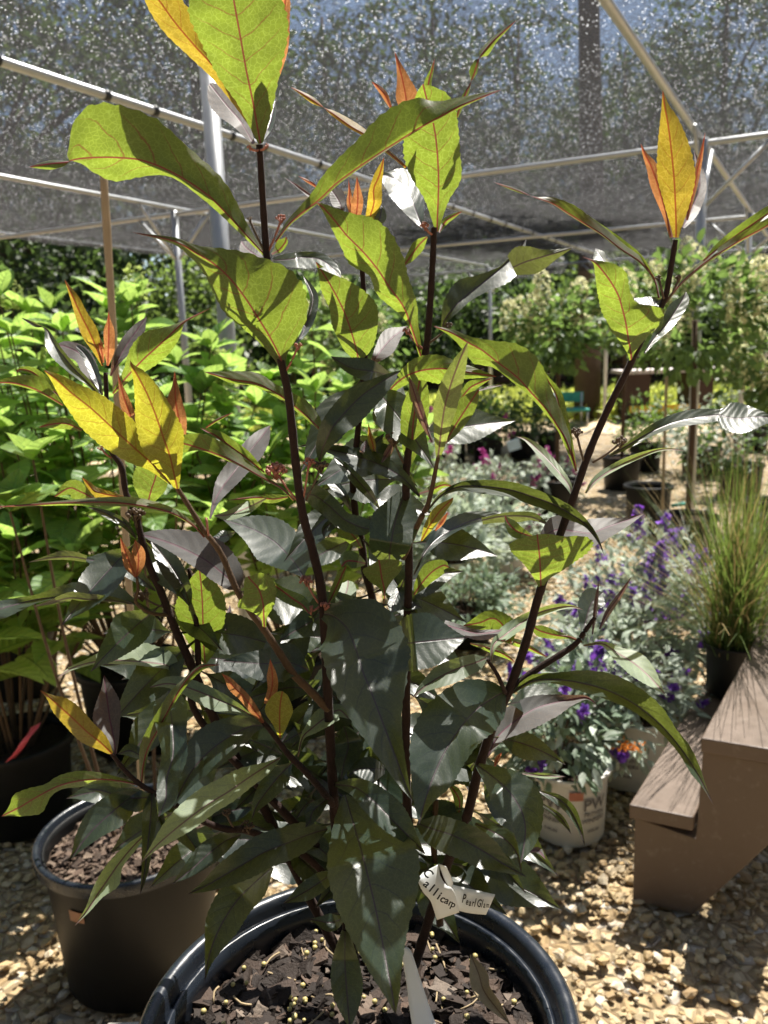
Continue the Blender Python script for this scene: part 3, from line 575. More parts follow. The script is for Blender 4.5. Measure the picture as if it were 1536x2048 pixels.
# ---- standards with cream panicles
M_STDL = soft_leaf('standard_leaf', (.085, .145, .055), (.22, .35, .08), .42, .5, .4)
SM = [leaf_mesh('leaf', M_STDL, .07, .04, .25, .3, 3, 2)]
def standard(x, y, zc, rad, label, r, npan, n=800, potR=.16):
    t = empty('standard_hydrangea', (x, y, 0), label, 'tree', 'flowering standard trees'); xf = []
    v, f = tube_geo([(x, y, .2), (x+.01, y, zc*.6), (x, y, zc)], .014, 8); obj('trunk', mesh_np('trunk', v, f), M_TWIG, t)
    ncl = 46; d = r.normal(size=(ncl, 3)); d /= np.linalg.norm(d, axis=1)[:, None]; C = d*rad*(.5+.5*r.random((ncl, 1)))*np.array([1, 1, .85])+np.array([x, y, zc])
    for i in range(n):
        c = C[i % ncl]; p = c+r.normal(size=3)*rad*.16; dd = p-np.array([x, y, zc]); xf.append((p, dd/np.linalg.norm(dd)+r.normal(size=3)*.5, np.array([0, 0, 1.])+r.normal(size=3)*.4, r.uniform(.7, 1.2)))
    place(t, 'leaf', SM, xf, 0)
    for i in range(npan):
        c = np.array([x, y, zc])+(C[i % ncl]-np.array([x, y, zc]))*1.12
        if c[2] > zc-.35*rad or i % 3 == 0: panicle(t, c, r.uniform(.09, .16), r, M_CREAM, n=100)
    pot('black_nursery_pot', x, y, 0, potR, .27, label.replace('cream flowered standard tree', 'black nursery pot of the standard tree').replace('white flowered standard tree', 'black nursery pot of the white standard tree'), M_POTM, 'black nursery pots', .82, .012, .03, M_SOIL)
sr = np.random.default_rng(55)
def px_at(px, py, y): # point on the pixel's ray at forward distance y
    r = M3 @ np.array([(px-768)/F, -(py-1024)/F, -1.0]); return C0 + r*(y/r[1])
for (px, py, y, rad, lab, npan) in [(1390, 640, 4.3, .38, 'big cream flowered standard tree in the right middle distance', 28), (1115, 655, 5.6, .30, 'smaller cream flowered standard tree with a round dark crown in the middle', 20), (1560, 740, 4.6, .30, 'white flowered standard tree cut by the right edge', 40), (700, 690, 5.2, .34, 'cream flowered standard tree hidden behind the front shrub stems', 12), (1250, 610, 6.6, .36, 'cream flowered standard tree between the two nearer crowns', 18), (620, 640, 7.5, .40, 'cream flowered standard tree farthest back, above the lime shrub', 14)]:
    p = px_at(px, py, y); standard(p[0], p[1], p[2], rad, lab, sr, npan)
p = ground(1325, 1010, .2); stake(p[0], p[1], .1, px_at(1322, 740, p[1])[2], 'thin bamboo stake behind the right hand dark leaf', .009)
M_TEAL = plain('teal_plastic', (.015, .24, .20), .5, .4, 0, .1)
p = ground(1310, 1075) + np.array([0, .15, 0]); pot('black_nursery_pot', p[0], p[1], 0, .15, .3, 'empty looking black nursery pot on the gravel path at right', M_POTM, 'black nursery pots', .84, .012, .05, M_SOIL)
q = px_at(1368, 1012, p[1]+.05); V = [(q[0]-.08, q[1], q[2]-.008), (q[0]+.08, q[1]+.02, q[2]+.006), (q[0]+.085, q[1]+.02, q[2]+.03), (q[0]+.02, q[1]-.03, q[2]+.022), (q[0]-.08, q[1], q[2]+.014)]
tag(solid(obj('ribbon', mesh_np('ribbon', V, [(0, 1, 2, 3, 4)], False), M_TEAL), .002), 'teal ribbon tied round a stem beside the empty black pot', 'ribbon')
# ---- rows of low bushes in the middle distance
GB = [leaf_mesh('leaf', M_LEAFS, .06, .032, .25, .3, 3, 2)]; GL = [leaf_mesh('leaf', soft_leaf('bright_leaf', (.10, .17, .045), (.24, .38, .07), .42, .5, .3), .06, .03, .25, .3, 3, 2)]; SIL = [leaf_mesh('leaf', M_SILVER, .06, .03, .3, .3, 3, 2)]
DEF = [  # base px, py, radius, height, leaf set, flowers, label, pot
 (905, 925, .36, .50, GB, None, 0, 'low green bush in a black pot, leftmost of the middle row'), (975, 922, .38, .52, GB, M_PINK, 5, 'low green bush with pink buds in the middle row'), (1045, 915, .36, .50, GB, None, 0, 'low green bush in the middle row by the blue tag'),
 (1095, 905, .28, .40, GB, None, 0, 'dark low bush at the right end of the middle row'), (850, 985, .30, .40, SIL, M_PINK, 9, 'silvery bush with magenta flowers behind the centre stem'), (960, 905, .40, .55, GL, None, 0, 'bright green bush behind the middle row'),
 (1100, 1015, .2, .26, SIL, M_PINK, 14, 'magenta flowered bush beside the gravel path'), 
 (1290, 940, .36, .45, GL, None, 0, 'bright green bush in the right hand row'), (1400, 950, .42, .52, SIL, None, 0, 'silver green bush in the right hand row'), (1480, 990, .40, .55, GB, None, 0, 'dark green bush at the right edge of the row'), (1500, 900, .45, .6, GB, None, 0, 'green bush in the back row at the right edge'),
 (900, 1195, .27, .27, SIL, None, 0, 'silvery bush in the centre behind the drooping dark leaves'), (1010, 1150, .26, .27, SIL, M_PINK, 3, 'silvery bush with a magenta bloom beside the path'), (900, 1085, .3, .3, SIL, M_CREAM, 5, 'silvery bush with a few cream blooms in the centre'), (770, 1130, .30, .36, GL, None, 0, 'green bush behind the main stems'), (1000, 1040, .28, .26, SIL, M_PINK, 8, 'silver bush with pink blooms in the middle distance'), (780, 1010, .34, .42, GB, None, 0, 'green bush between the main stems and the path'), (940, 1290, .22, .2, SG, None, 0, 'ferny grey green plant low in the centre')]
mr = np.random.default_rng(71)
for px, py, rad, h, ms, fl, nf, lab in DEF:
    g = ground(px, py); pr_ = rad*.42; wh = lab.startswith('silvery') 
    d_ = math.hypot(g[0], g[1]); n = int(520 if d_ > 4 else 850)
    pot('white_nursery_pot' if wh else 'black_nursery_pot', g[0], g[1], 0, pr_, min(.24, pr_*1.7), ('white' if wh else 'black') + ' pot under the ' + lab, M_WHITE if wh else M_POTM, 'white printed nursery pots' if wh else 'black nursery pots', .84, .01, .03, M_SOIL)
    bush('potted_bush', g[0], g[1], min(.24, pr_*1.7)-.03, rad, h, n, ms, lab, mr, fl, nf, 0, 'shrub', 'potted bushes in rows', .07, 60)
# bark strip / flower table far right, teal chair, signs
M_DARKW = plain('dark_timber', (.05, .03, .022), .8, .3, 0, .3, 5); M_BOARD = plain('pale_board', (.42, .38, .36), .6, .3, 0, .15, 12); M_YEL2 = plain('yellow_tape', (.75, .45, .03), .5, .4)
g = ground(1330, 838); TB = empty('potting_table', g, 'dark timber table with a pale top and yellow tape, at far right', 'table')
v, f = box_geo(g+np.array([0, 0, .70]), (1.45, .6, .05)); obj('table_top', mesh_np('table_top', v, f, False), M_BOARD, TB)
for dx in (-.48, .42): v, f = box_geo(g+np.array([dx, 0, .335]), (.34, .5, .67)); obj('leg', mesh_np('leg', v, f, False), M_DARKW, TB)
v, f = box_geo(g+np.array([-.1, -.27, .18]), (1.0, .012, .09)); obj('tape', mesh_np('tape', v, f, False), M_YEL2, TB)
g = ground(1140, 850); CH_ = empty('garden_chair', g, 'small teal garden chair in front of the brown fence', 'chair')
v, f = box_geo(g+np.array([0, 0, .22]), (.46, .42, .03)); obj('seat', mesh_np('seat', v, f, False), M_TEAL, CH_); v, f = box_geo(g+np.array([0, .2, .38]), (.46, .03, .14)); obj('backrest', mesh_np('backrest', v, f, False), M_TEAL, CH_)
for dx in (-.2, .2):
    for dy in (-.18, .18): v, f = tube_geo([g+np.array([dx, dy, 0]), g+np.array([dx, dy, .22 if dy < 0 else .44])], .014, 8); obj('leg', mesh_np('leg', v, f), M_PIPE, CH_)
M_BLUE = plain('blue_white_tag', (.45, .6, .75), .4, .4); p = px_at(1028, 890, 6.9)
q, f = box_geo(p, (.11, .004, .09), np.array([[.95, .1, .25], [-.1, 1, 0], [-.25, 0, .95]])); tag(obj('plant_label', mesh_np('plant_label', q, f, False), M_BLUE), 'pale blue plant label stuck in the middle row bush', 'plant label')
# ------------------------------------------------------------------ the beautyberry shrub in the big pot
FRM = {'0': (0, 0, 1), 'Z1': (0, 0, .5), 'Z2': (768, 0, .5), 'F1': (0, 500, .293), 'F2': (400, 450, .293), 'F3': (800, 450, .293), 'F4': (560, 100, .293),
       'F5': (0, 950, .293), 'F6': (400, 900, .293), 'F7': (800, 900, .293), 'F8': (1100, 400, .2839), 'H1': (0, 1350, .293), 'H2': (300, 1350, .293),
       'H3': (600, 1350, .293), 'H4': (900, 1250, .358), 'H5': (1000, 850, .349), 'R7': (700, 1700, .3255)}
def D(y): return .50 + .065*np.asarray(y, float)/1000
POT = np.array([-.033, .542, .7116]); PR = .165
M_MAT = leaf_mat('leaf_mature', (.024, .04, .036), (.075, .085, .035), (.29, .395, .036), (.26, .026, .04), .42)
M_YEL = leaf_mat('leaf_young_yellow', (.10, .085, .04), (.16, .12, .03), (.52, .38, .03), (.34, .06, .02), .46, .5)
M_GOL = leaf_mat('leaf_young_gold', (.10, .095, .04), (.13, .12, .03), (.50, .47, .03), (.30, .07, .02), .46, .5)
M_ORA = leaf_mat('leaf_young_orange', (.13, .055, .035), (.22, .10, .045), (.52, .22, .07), (.35, .06, .03), .46, .5)
M_PUR = leaf_mat('leaf_young_purple', (.062, .063, .06), (.085, .06, .05), (.25, .14, .08), (.10, .02, .04), .3, .55, .4)
M_PAL = leaf_mat('leaf_pale', (.17, .215, .145), (.13, .14, .07), (.36, .44, .07), (.16, .07, .07), .3, .5, .2)
M_DRK = leaf_mat('leaf_dark', (.014, .029, .021), (.07, .08, .035), (.17, .21, .03), (.055, .03, .035), .3, .37, .05, .27, .85)
LM = {'D': M_DRK, 'M': M_MAT, 'Y': M_YEL, 'G': M_GOL, 'O': M_ORA, 'P': M_PUR, 'L': M_PAL}
M_STEM = plain('hairy_stem', (.03, .016, .013), .8, .2, 0, .45, 260, .0012, 700, .1)
M_STEMY = plain('young_stem', (.085, .048, .024), .7, .3, 0, .3, 260, .0010, 700, .15)
M_BUD = plain('flower_bud', (.36, .14, .10), .6, .4, 0, .35, 500)
M_BUDD = plain('dark_flower_bud', (.10, .065, .04), .6, .4, 0, .35, 500)
PL = empty('beautyberry_shrub', (float(POT[0]), float(POT[1]), float(POT[2])-.04), 'tall dark leaved shrub with glowing green and orange tips growing in the big front pot', 'shrub')
STEMS = [  # points in photo pixels, depth offset, radius (m) bottom/top, material
 ([(712, 1930), (690, 1830), (675, 1700), (665, 1560), (656, 1400), (645, 1200), (625, 1100), (606, 1030), (592, 930), (578, 800), (565, 735), (546, 650), (534, 515), (527, 420), (519, 290)], .0, .0038, .002, M_STEM),
 ([(780, 1930), (800, 1830), (822, 1720), (814, 1600), (812, 1450), (815, 1250), (818, 1100), (812, 960), (824, 860), (851, 705), (858, 640), (865, 530), (868, 455)], .02, .0036, .002, M_STEM),
 ([(806, 1117), (829, 1064), (847, 1026), (856, 1008), (866, 967), (873, 930), (880, 900)], -.01, .0022, .0012, M_STEMY),
 ([(830, 1930), (870, 1800), (905, 1700), (932, 1640), (957, 1540), (985, 1455), (1020, 1375), (1050, 1290), (1072, 1210), (1088, 1160), (1120, 1070), (1150, 985), (1180, 900), (1215, 820), (1255, 740), (1283, 680), (1308, 640), (1330, 595), (1341, 540), (1351, 480)], .0, .0038, .0016, M_STEM),
 ([(1021, 1378), (1075, 1338), (1135, 1300), (1155, 1284), (1170, 1262), (1190, 1235)], .0, .0026, .0014, M_STEM),
 ([(690, 1930), (600, 1760), (520, 1600), (430, 1440), (384, 1334), (352, 1261), (340, 1231), (322, 1184), (299, 1132), (285, 1085), (268, 1020), (252, 986), (243, 934), (222, 900), (214, 850), (213, 793), (211, 745)], .045, .0038, .0015, M_STEM),
 ([(658, 1420), (617, 1378), (587, 1348), (558, 1304), (529, 1260), (494, 1213), (470, 1172), (444, 1111), (422, 1079), (410, 1064), (372, 1003), (345, 960), (330, 925)], -.012, .003, .0014, M_STEMY),
 ([(640, 1700), (400, 1440), (397, 1331), (393, 1243), (390, 1222), (378, 1137)], .05, .003, .0015, M_STEM),
 ([(760, 1930), (770, 1650), (762, 1400), (746, 1208), (731, 1146), (722, 1080), (711, 1029), (706, 960), (714, 880), (722, 800), (731, 700), (728, 600), (724, 530), (720, 470)], .075, .0036, .0016, M_STEM),
 ([(668, 1612), (640, 1576), (608, 1540), (581, 1514), (561, 1488), (529, 1447), (514, 1435)], -.03, .0026, .0014, M_STEM),
 ([(680, 1780), (600, 1705), (499, 1663), (452, 1658), (408, 1643), (350, 1610), (305, 1584), (278, 1567), (249, 1540), (222, 1505)], -.03, .0027, .0014, M_STEM),
 ([(1013, 1392), (995, 1350), (974, 1318)], -.01, .0016, .0012, M_STEM), ([(880, 1850), (868, 1700), (872, 1600)], .04, .003, .002, M_STEMY),
 ([(340, 1231), (300, 1225), (272, 1205), (276, 1180), (274, 1155)], .03, .0014, .001, M_STEMY),
]
SS = []
def sd0(x, y):
    q = np.concatenate(SS); k_ = np.hypot(q[:, 0]-x, q[:, 1]-y).argmin(); return q[k_, 2]
for pts_, dz, r0, r1, m in STEMS:
    P = catmull(pts_, len(pts_)*6); d = D(P[:, 1]) + dz
    if pts_[0][1] < 1880:
        wg = np.clip(np.linspace(0, 1, len(P))/.3, 0, 1); d = sd0(*pts_[0])*(1-wg) + d*wg
    soil = np.clip((P[:, 1]-1650)/280, 0, 1); d = d*(1-soil) + soil*(.64 + .03*math.copysign(1, dz))
    W = at(P[:, 0], P[:, 1], d); rad = np.linspace(r0, r1, len(W)); rad = rad*(1 + .12*np.sin(np.arange(len(W))*.9)**8)
    v, f = tube_geo(W, rad, 10); obj('stem', mesh_np('stem', v, f), m, PL); SS.append(np.column_stack([P, d]))
SS = np.concatenate(SS)
def stem_depth(x, y):
    q = np.hypot(SS[:, 0]-x, SS[:, 1]-y); i = q.argmin(); return (SS[i, 2] if q[i] < 70 else None)
LFR = np.random.default_rng(3)
NU, NVH = 62, 7
def leaf_geo(frame, face, pts_, dz, s, fold, serr):
    ox, oy, sc = FRM[frame]; A = np.array(pts_, float)*sc; A[:, 0] += ox; A[:, 1] += oy
    C = catmull(A, NU); xy, w2 = C[:, :2], np.maximum(np.abs(C[:, 2:]), .25)*np.where(C[:, 2:] < 0, -1, 1)
    w2[-1] = .15
    T = np.gradient(xy, axis=0); T /= np.linalg.norm(T, axis=1)[:, None]+1e-9; N = np.stack([T[:, 1], -T[:, 0]], 1)      # image left of travel
    L = np.hypot(*np.diff(xy, axis=0).T).sum(); arc = np.concatenate([[0], np.cumsum(np.hypot(*np.diff(xy, axis=0).T))]); u = arc/L
    prof = np.clip(np.sin(PI*np.clip(u, 0, 1)**.85), 0, 1)**.9; we = .19*L*prof
    vv = np.linspace(-1, 1, 2*NVH+1); sgn = 1 if face == 'U' else -1
    ph = LFR.uniform(0, 6.28, 4)
    wl, wr = w2[:, 0], w2[:, 1]; W = np.where(vv[None, :] > 0, wl[:, None], wr[:, None])
    edge = 1 + serr*np.sin(arc/L*125+ph[0])[:, None]*(np.abs(vv) > .9)*.95 + .035*np.sin(u*11+ph[1])[:, None]*np.abs(vv)
    off = W*vv[None, :]*edge
    X = xy[:, 0:1] + N[:, 0:1]*off; Y = xy[:, 1:2] + N[:, 1:2]*off
    d0 = float(D(xy[0, 1])) + dz; sd = stem_depth(*xy[0]); d_img = d0 - (-1 if face == 'U' else 1)*0 
    base = np.full_like(X, d0)
    k = float(d0)/F
    g = (-s if face == 'U' else s)
    base = base + g*(xy[0, 1]-Y)*k
    if sd is not None:
        wgt = np.clip(u/.3, 0, 1)[:, None]; base = sd*(1-wgt) + base*wgt + 0
    tilt = np.sqrt(np.maximum(0, we[:, None]**2-np.minimum(np.abs(W), we[:, None])**2))*.3
    av = np.abs(vv)[None, :]
    base = base + sgn*k*(fold*np.abs(W)*av**1.2 + tilt*av)
    base = base + k*.035*L*np.sin(u*7+ph[2])[:, None]*av*np.sign(vv)[None, :]*np.sin(PI*u)[:, None]
    sq = (u[:, None]-.17*av**1.35)*8.5; quilt = np.abs((sq % 1)-.5)*2
    base = base - sgn*k*.007*we[:, None]*(1-quilt)*(av*(1-av)*3)*(-1)*(-1)
    V = at(X.ravel(), Y.ravel(), base.ravel())
    m = len(vv); Q = np.array([(i*m+j, i*m+j+1, (i+1)*m+j+1, (i+1)*m+j) for i in range(NU-1) for j in range(m-1)])
    # image-left increases with j: front of the mesh must be the top side of the leaf
    if face == 'T': Q = Q[:, ::-1]
    uvA = np.stack([np.repeat(u[:, None], m, 1), np.repeat((vv[None, :]+1)/2, NU, 0)], -1).reshape(-1, 2)
    uvB = np.stack([np.repeat((arc*k*100)[:, None], m, 1), off*k*100], -1).reshape(-1, 2)
    return V, Q, uvA, uvB
def leaf(frame, face, ty, pts_, dz=0.0, s=None, fold=.22, extra=None, serr=.03, parent=None, name='leaf'):
    if s is None: s = .5 if face == 'U' else .6
    if face == 'T':
        s = max(s*1.25, .68)
        if ty == 'M': ty = 'D'
    G = [leaf_geo(frame, face, pts_, dz, s, fold, serr)]
    if extra: G.append(leaf_geo(frame, extra[0], extra[1], dz+(extra[2] if len(extra) > 2 else .004), s, fold, serr))
    V, Q, A, B = [], [], [], []; k = 0
    for v, q, a, b_ in G: V.append(v); Q.append(q+k); A.append(a); B.append(b_); k += len(v)
    me = mesh_np(name, np.concatenate(V), np.concatenate(Q)); A = np.concatenate(A); B = np.concatenate(B)
    li = np.empty(len(me.loops), np.int32); me.loops.foreach_get('vertex_index', li)
    for nm, uvx in (('UVMap', A), ('Metric', B)):
        l = me.uv_layers.new(name=nm); l.data.foreach_set('uv', uvx[li].astype(np.float32).ravel())
    return obj(name, me, LM[ty] if isinstance(ty, str) else ty, parent or PL)
LIT = 1.25
LEAVES = [
# ---- top of the left main stem
('Z1', 'U', 'M', [(1042, 575, 8, 8), (1030, 510, 28, 42), (1010, 400, 65, 95), (985, 280, 120, 150), (960, 140, 155, 190), (935, 0, 185, 180), (915, -120, 120, 110), (900, -220, 0, 0)], -.01, .55),
('Z1', 'U', 'Y', [(1030, 540, 6, 6), (950, 400, 25, 25), (870, 285, 35, 50), (780, 185, 45, 70), (700, 90, 60, 80), (635, 0, 55, 70), (580, -70, 20, 30), (550, -110, 0, 0)], .02),
('Z1', 'T', 'P', [(1015, 575, 6, 6), (965, 490, 35, 30), (910, 425, 52, 50), (870, 375, 48, 45), (838, 335, 10, 10)], .03, LIT),
('Z1', 'U', 'O', [(1080, 400, 5, 5), (1120, 200, 30, 30), (1135, 60, 30, 25), (1140, 0, 25, 20), (1145, -60, 0, 0)], .03),
('Z1', 'T', 'M', [(1045, 570, 4, 4), (1078, 500, 20, 15), (1093, 440, 15, 12), (1100, 400, 0, 0)], .02, LIT),
('Z1', 'U', 'M', [(1060, 1020, 7, 7), (985, 940, 12, 25), (900, 848, 20, 60), (820, 772, 25, 92), (690, 690, 20, 125), (570, 642, 70, 178), (460, 630, 92, 205), (380, 630, 62, 205), (325, 634, 22, 160), (288, 641, 3, 50), (270, 648, -4, -6), (200, 655, -14, -24), (115, 668, 0, 0)], -.005, .5),
('F4', 'U', 'M', [(-30, 1310, 8, 8), (60, 1190, 25, 12), (160, 1105, 45, 15), (270, 1020, 72, 15), (380, 915, 105, 15), (520, 812, 135, 12), (620, 745, 158, 10), (820, 615, 222, 10), (1000, 505, 205, 12), (1110, 447, 112, 20), (1230, 382, 60, 15), (1370, 325, 28, 8), (1510, 272, 0, 0)], -.012, .5),
('F2', 'U', 'M', [(580, 1010, 12, 12), (545, 900, 45, 60), (480, 770, 80, 285), (400, 640, 120, 362), (310, 500, 170, 345), (200, 360, 150, 235), (90, 262, 100, 130), (-30, 190, 50, 55), (-180, 110, 20, 25), (-460, 50, 0, 0)], -.02, .45),
('F2', 'T', 'M', [(500, 240, 20, 20), (600, 235, 40, 50), (720, 220, 40, 80), (830, 240, 45, 60), (920, 310, 35, 30), (965, 360, 0, 0)], .035, LIT),
('F2', 'T', 'P', [(430, 230, 10, 10), (360, 190, 60, 50), (310, 150, 50, 60), (280, 110, 0, 0)], .03, 1.5),
('F2', 'U', 'M', [(490, 200, 10, 10), (540, 170, 40, 20), (580, 120, 50, 20), (590, 80, 0, 0)], .035),
('F2', 'T', 'M', [(640, 820, 5, 5), (700, 740, 15, 25), (745, 620, 15, 45), (770, 500, 20, 40), (740, 410, 15, 20), (700, 340, 0, 0)], .03),
('F2', 'U', 'M', [(1085, 940, 8, 8), (1062, 830, 85, 140), (1010, 660, 110, 215), (960, 540, 82, 185), (890, 410, 75, 105), (840, 330, 35, 45), (790, 250, 0, 0)], .045),
('F2', 'T', 'P', [(1170, 950, 10, 10), (1240, 850, 50, 70), (1310, 770, 70, 60), (1380, 720, 30, 20), (1420, 690, 0, 0)], .06, 1.4),
('F2', 'U', 'M', [(1510, 900, 12, 12), (1440, 690, 15, 55), (1390, 560, 60, 100), (1290, 420, 95, 150), (1210, 300, 70, 195), (1110, 180, 125, 230), (1000, 70, 75, 200), (920, -30, 45, 100), (850, -110, 20, 35), (790, -160, 0, 0)], -.005, .45),
# ---- top of the centre stem
('F4', 'U', 'M', [(1072, 1240, 12, 12), (1075, 1130, 50, 40), (1080, 1010, 98, 78), (1082, 880, 175, 150), (1075, 720, 235, 160), (1060, 580, 225, 165), (1035, 450, 175, 165), (1000, 330, 90, 135), (985, 270, 45, 70), (975, 230, 0, 0)], .015, .55),
('F4', 'U', 'M', [(1010, 480, 20, 20), (1005, 330, 38, 38), (1015, 220, 28, 20), (1040, 130, 12, 10), (1055, 60, 0, 0)], .04),
('F4', 'U', 'O', [(870, 480, 20, 20), (860, 330, 65, 80), (835, 200, 38, 50), (805, 90, 12, 18), (782, 10, 0, 0)], .05),
('F4', 'U', 'O', [(760, 400, 8, 8), (710, 300, 22, 22), (660, 245, 12, 12), (625, 215, 0, 0)], .05),
('F4', 'U', 'Y', [(860, 800, 10, 10), (740, 700, 12, 15), (600, 590, 15, 30), (480, 520, 15, 40), (370, 440, 15, 22), (310, 400, 3, 3), (230, 345, -18, -22), (150, 295, -12, -14), (70, 250, 0, 0)], .03, .5),
('Z2', 'U', 'M', [(290, 470, 6, 6), (320, 390, 10, 12), (345, 335, 3, 3), (362, 290, -10, -22), (376, 245, -5, -12), (386, 225, 4, 6), (400, 205, 15, 22), (440, 160, 12, 14), (485, 120, 8, 8), (528, 82, 0, 0)], .03),
('F4', 'T', 'M', [(975, 1215, 8, 8), (930, 1100, 70, 55), (880, 980, 112, 105), (815, 900, 120, 105), (740, 862, 75, 40), (680, 850, 25, 12), (610, 848, 0, 0)], .03, LIT),
('F4', 'U', 'M', [(1085, 1245, 8, 8), (1130, 1170, 22, 22), (1190, 1130, 15, 15), (1245, 1100, 0, 0)], .03),
('F4', 'U', 'M', [(1005, 1275, 6, 6), (950, 1330, 40, 40), (890, 1410, 35, 30), (840, 1480, 0, 0)], .04),
('F4', 'U', 'O', [(520, 1130, 35, 30), (530, 1040, 45, 40), (530, 970, 25, 25), (525, 860, 0, 0)], .075),
('F4', 'U', 'O', [(500, 1130, 25, 20), (475, 1040, 20, 25), (475, 960, 10, 10), (468, 880, 0, 0)], .085),
('F4', 'U', 'Y', [(610, 1150, 30, 30), (640, 1050, 45, 50), (640, 950, 30, 55), (680, 850, 35, 25), (710, 735, 0, 0)], .07),
('F4', 'T', 'M', [(640, 1200, 10, 10), (680, 1150, 40, 40), (690, 1100, 30, 30), (690, 1060, 0, 0)], .07),
('F4', 'T', 'P', [(420, 1110, 10, 10), (410, 1050, 50, 40), (370, 980, 40, 60), (340, 950, 0, 0)], .075),
('F4', 'T', 'P', [(300, 1060, 8, 8), (200, 990, 15, 10), (120, 930, 8, 8), (30, 870, 0, 0)], .08, LIT),
('F4', 'U', 'O', [(290, 960, 6, 6), (200, 900, 12, 10), (125, 860, 0, 0)], .08),
# ---- centre right
('F3', 'T', 'M', [(290, 700, 10, 10), (310, 640, 30, 25), (370, 560, 88, 45), (460, 475, 118, 50), (560, 400, 68, 65), (680, 300, 15, 110), (760, 220, 8, 95), (830, 140, 5, 30), (862, 95, 0, 0)], .01, .4, .2, ('U', [(770, 290, 90, 60), (830, 262, 120, 85), (900, 238, 95, 95), (980, 215, 50, 75), (1080, 185, 22, 35), (1185, 152, 0, 0)], .006)),
('F3', 'U', 'M', [(1205, 1680, 8, 8), (1140, 1480, 25, 30), (1080, 1380, 15, 60), (1000, 1260, 25, 95), (900, 1150, 25, 145), (800, 1040, 45, 190), (670, 940, 45, 165), (560, 855, 105, 82), (460, 800, 60, 45), (350, 735, 25, 25), (230, 690, 0, 0)], .0, .5, .22, ('T', [(1200, 1650, 4, 4), (1140, 1420, 6, 30), (1090, 1260, 6, 45), (1060, 1150, 4, 40), (990, 1030, 3, 16), (950, 920, 0, 0)], -.003)),
('H5', 'T', 'L', [(418, 410, 4, 4), (385, 330, 25, 20), (310, 240, 32, 30), (230, 155, 24, 32), (150, 85, 10, 12), (90, 65, 0, 0)], .0, LIT),
('H5', 'T', 'L', [(490, 390, 5, 5), (560, 310, 25, 12), (680, 235, 28, 15), (800, 180, 20, 12), (900, 145, 10, 10), (980, 138, 6, 6), (1068, 150, 0, 0)], .0, LIT),
('F8', 'T', 'M', [(420, 1800, 8, 8), (560, 1720, 20, 25), (720, 1630, 45, 30), (870, 1570, 58, 35), (1000, 1540, 65, 45), (1120, 1520, 52, 50), (1235, 1512, 35, 35)], -.005, .9, .2, ('T', [(1190, 1512, 40, 40), (1250, 1530, 105, 90), (1330, 1540, 115, 105), (1430, 1530, 70, 85), (1520, 1530, 32, 55), (1620, 1560, 0, 0)], .003)),
('F8', 'U', 'M', [(768, 690, 8, 8), (735, 560, 8, 15), (640, 440, 10, 32), (500, 345, 10, 42), (370, 245, 8, 52), (250, 170, 8, 62), (130, 95, 8, 68), (10, 20, 6, 40), (-110, -20, 3, 4), (-250, -75, -12, -12), (-394, -125, 0, 0)], .01, .5, .22, ('T', [(740, 560, 2, 6), (640, 420, -8, 24), (520, 325, -10, 34), (400, 230, -12, 28), (280, 140, -10, 20), (190, 60, 0, 0)], -.004)),
('F8', 'U', 'M', [(825, 710, 8, 8), (930, 580, 15, 12), (1080, 450, 25, 15), (1200, 370, 35, 12), (1350, 280, 45, 10), (1500, 200, 50, 8), (1650, 110, 30, 8), (1800, 50, 0, 0)], .01, .5, .22, ('T', [(1080, 430, 4, 4), (1180, 345, 30, 18), (1320, 245, 48, 30), (1450, 155, 52, 35), (1600, 55, 40, 30), (1700, 0, 0, 0)], -.003)),
('Z2', 'U', 'Y', [(1168, 950, 10, 10), (1168, 890, 25, 30), (1165, 800, 50, 65), (1160, 710, 66, 86), (1148, 590, 53, 72), (1135, 490, 33, 48), (1122, 420, 12, 18), (1115, 362, 0, 0)], -.01, .5),
('Z2', 'U', 'O', [(1150, 950, 8, 8), (1130, 860, 15, 15), (1095, 740, 30, 15), (1070, 670, 20, 25), (1045, 620, 10, 10), (1027, 575, 0, 0)], .01),
('Z2', 'U', 'O', [(1210, 880, 6, 6), (1240, 760, 10, 10), (1255, 680, 12, 12), (1270, 610, 8, 8), (1285, 530, 0, 0)], .01),
('Z2', 'T', 'P', [(1195, 910, 10, 10), (1230, 840, 25, 30), (1260, 760, 25, 30), (1260, 690, 15, 20), (1240, 600, 0, 0)], .02),
('F8', 'U', 'M', [(575, 1160, 12, 12), (570, 1080, 25, 30), (552, 980, 65, 145), (540, 900, 110, 232), (526, 830, 125, 272), (508, 760, 145, 120), (482, 675, 150, 92), (430, 580, 120, 130), (370, 500, 65, 85), (310, 435, 12, 15), (230, 400, 0, 0)], -.02, .5),
('F8', 'T', 'M', [(790, 700, 20, 20), (720, 730, 50, 50), (650, 730, 60, 50), (590, 690, 0, 0)], .01, 1.6),
('F8', 'T', 'M', [(390, 450, 10, 10), (350, 390, 50, 40), (320, 340, 0, 0)], .0, .8),
('F8', 'T', 'M', [(665, 1080, 6, 6), (740, 970, 25, 30), (830, 860, 45, 50), (890, 770, 60, 60), (940, 690, 20, 45), (960, 645, 0, 0)], .01, .4),
# ---- left shoots
('F1', 'U', 'Y', [(700, 790, 6, 6), (665, 690, 30, 28), (615, 570, 55, 55), (555, 450, 42, 48), (505, 340, 22, 40), (470, 260, 12, 15), (440, 200, 0, 0)], .02),
('F1', 'U', 'O', [(705, 770, 6, 6), (690, 680, 22, 22), (660, 590, 20, 18), (610, 490, 0, 0)], .03),
('F1', 'U', 'O', [(735, 790, 6, 6), (740, 680, 28, 42), (742, 560, 35, 40), (742, 480, 12, 14), (740, 420, 0, 0)], .03),
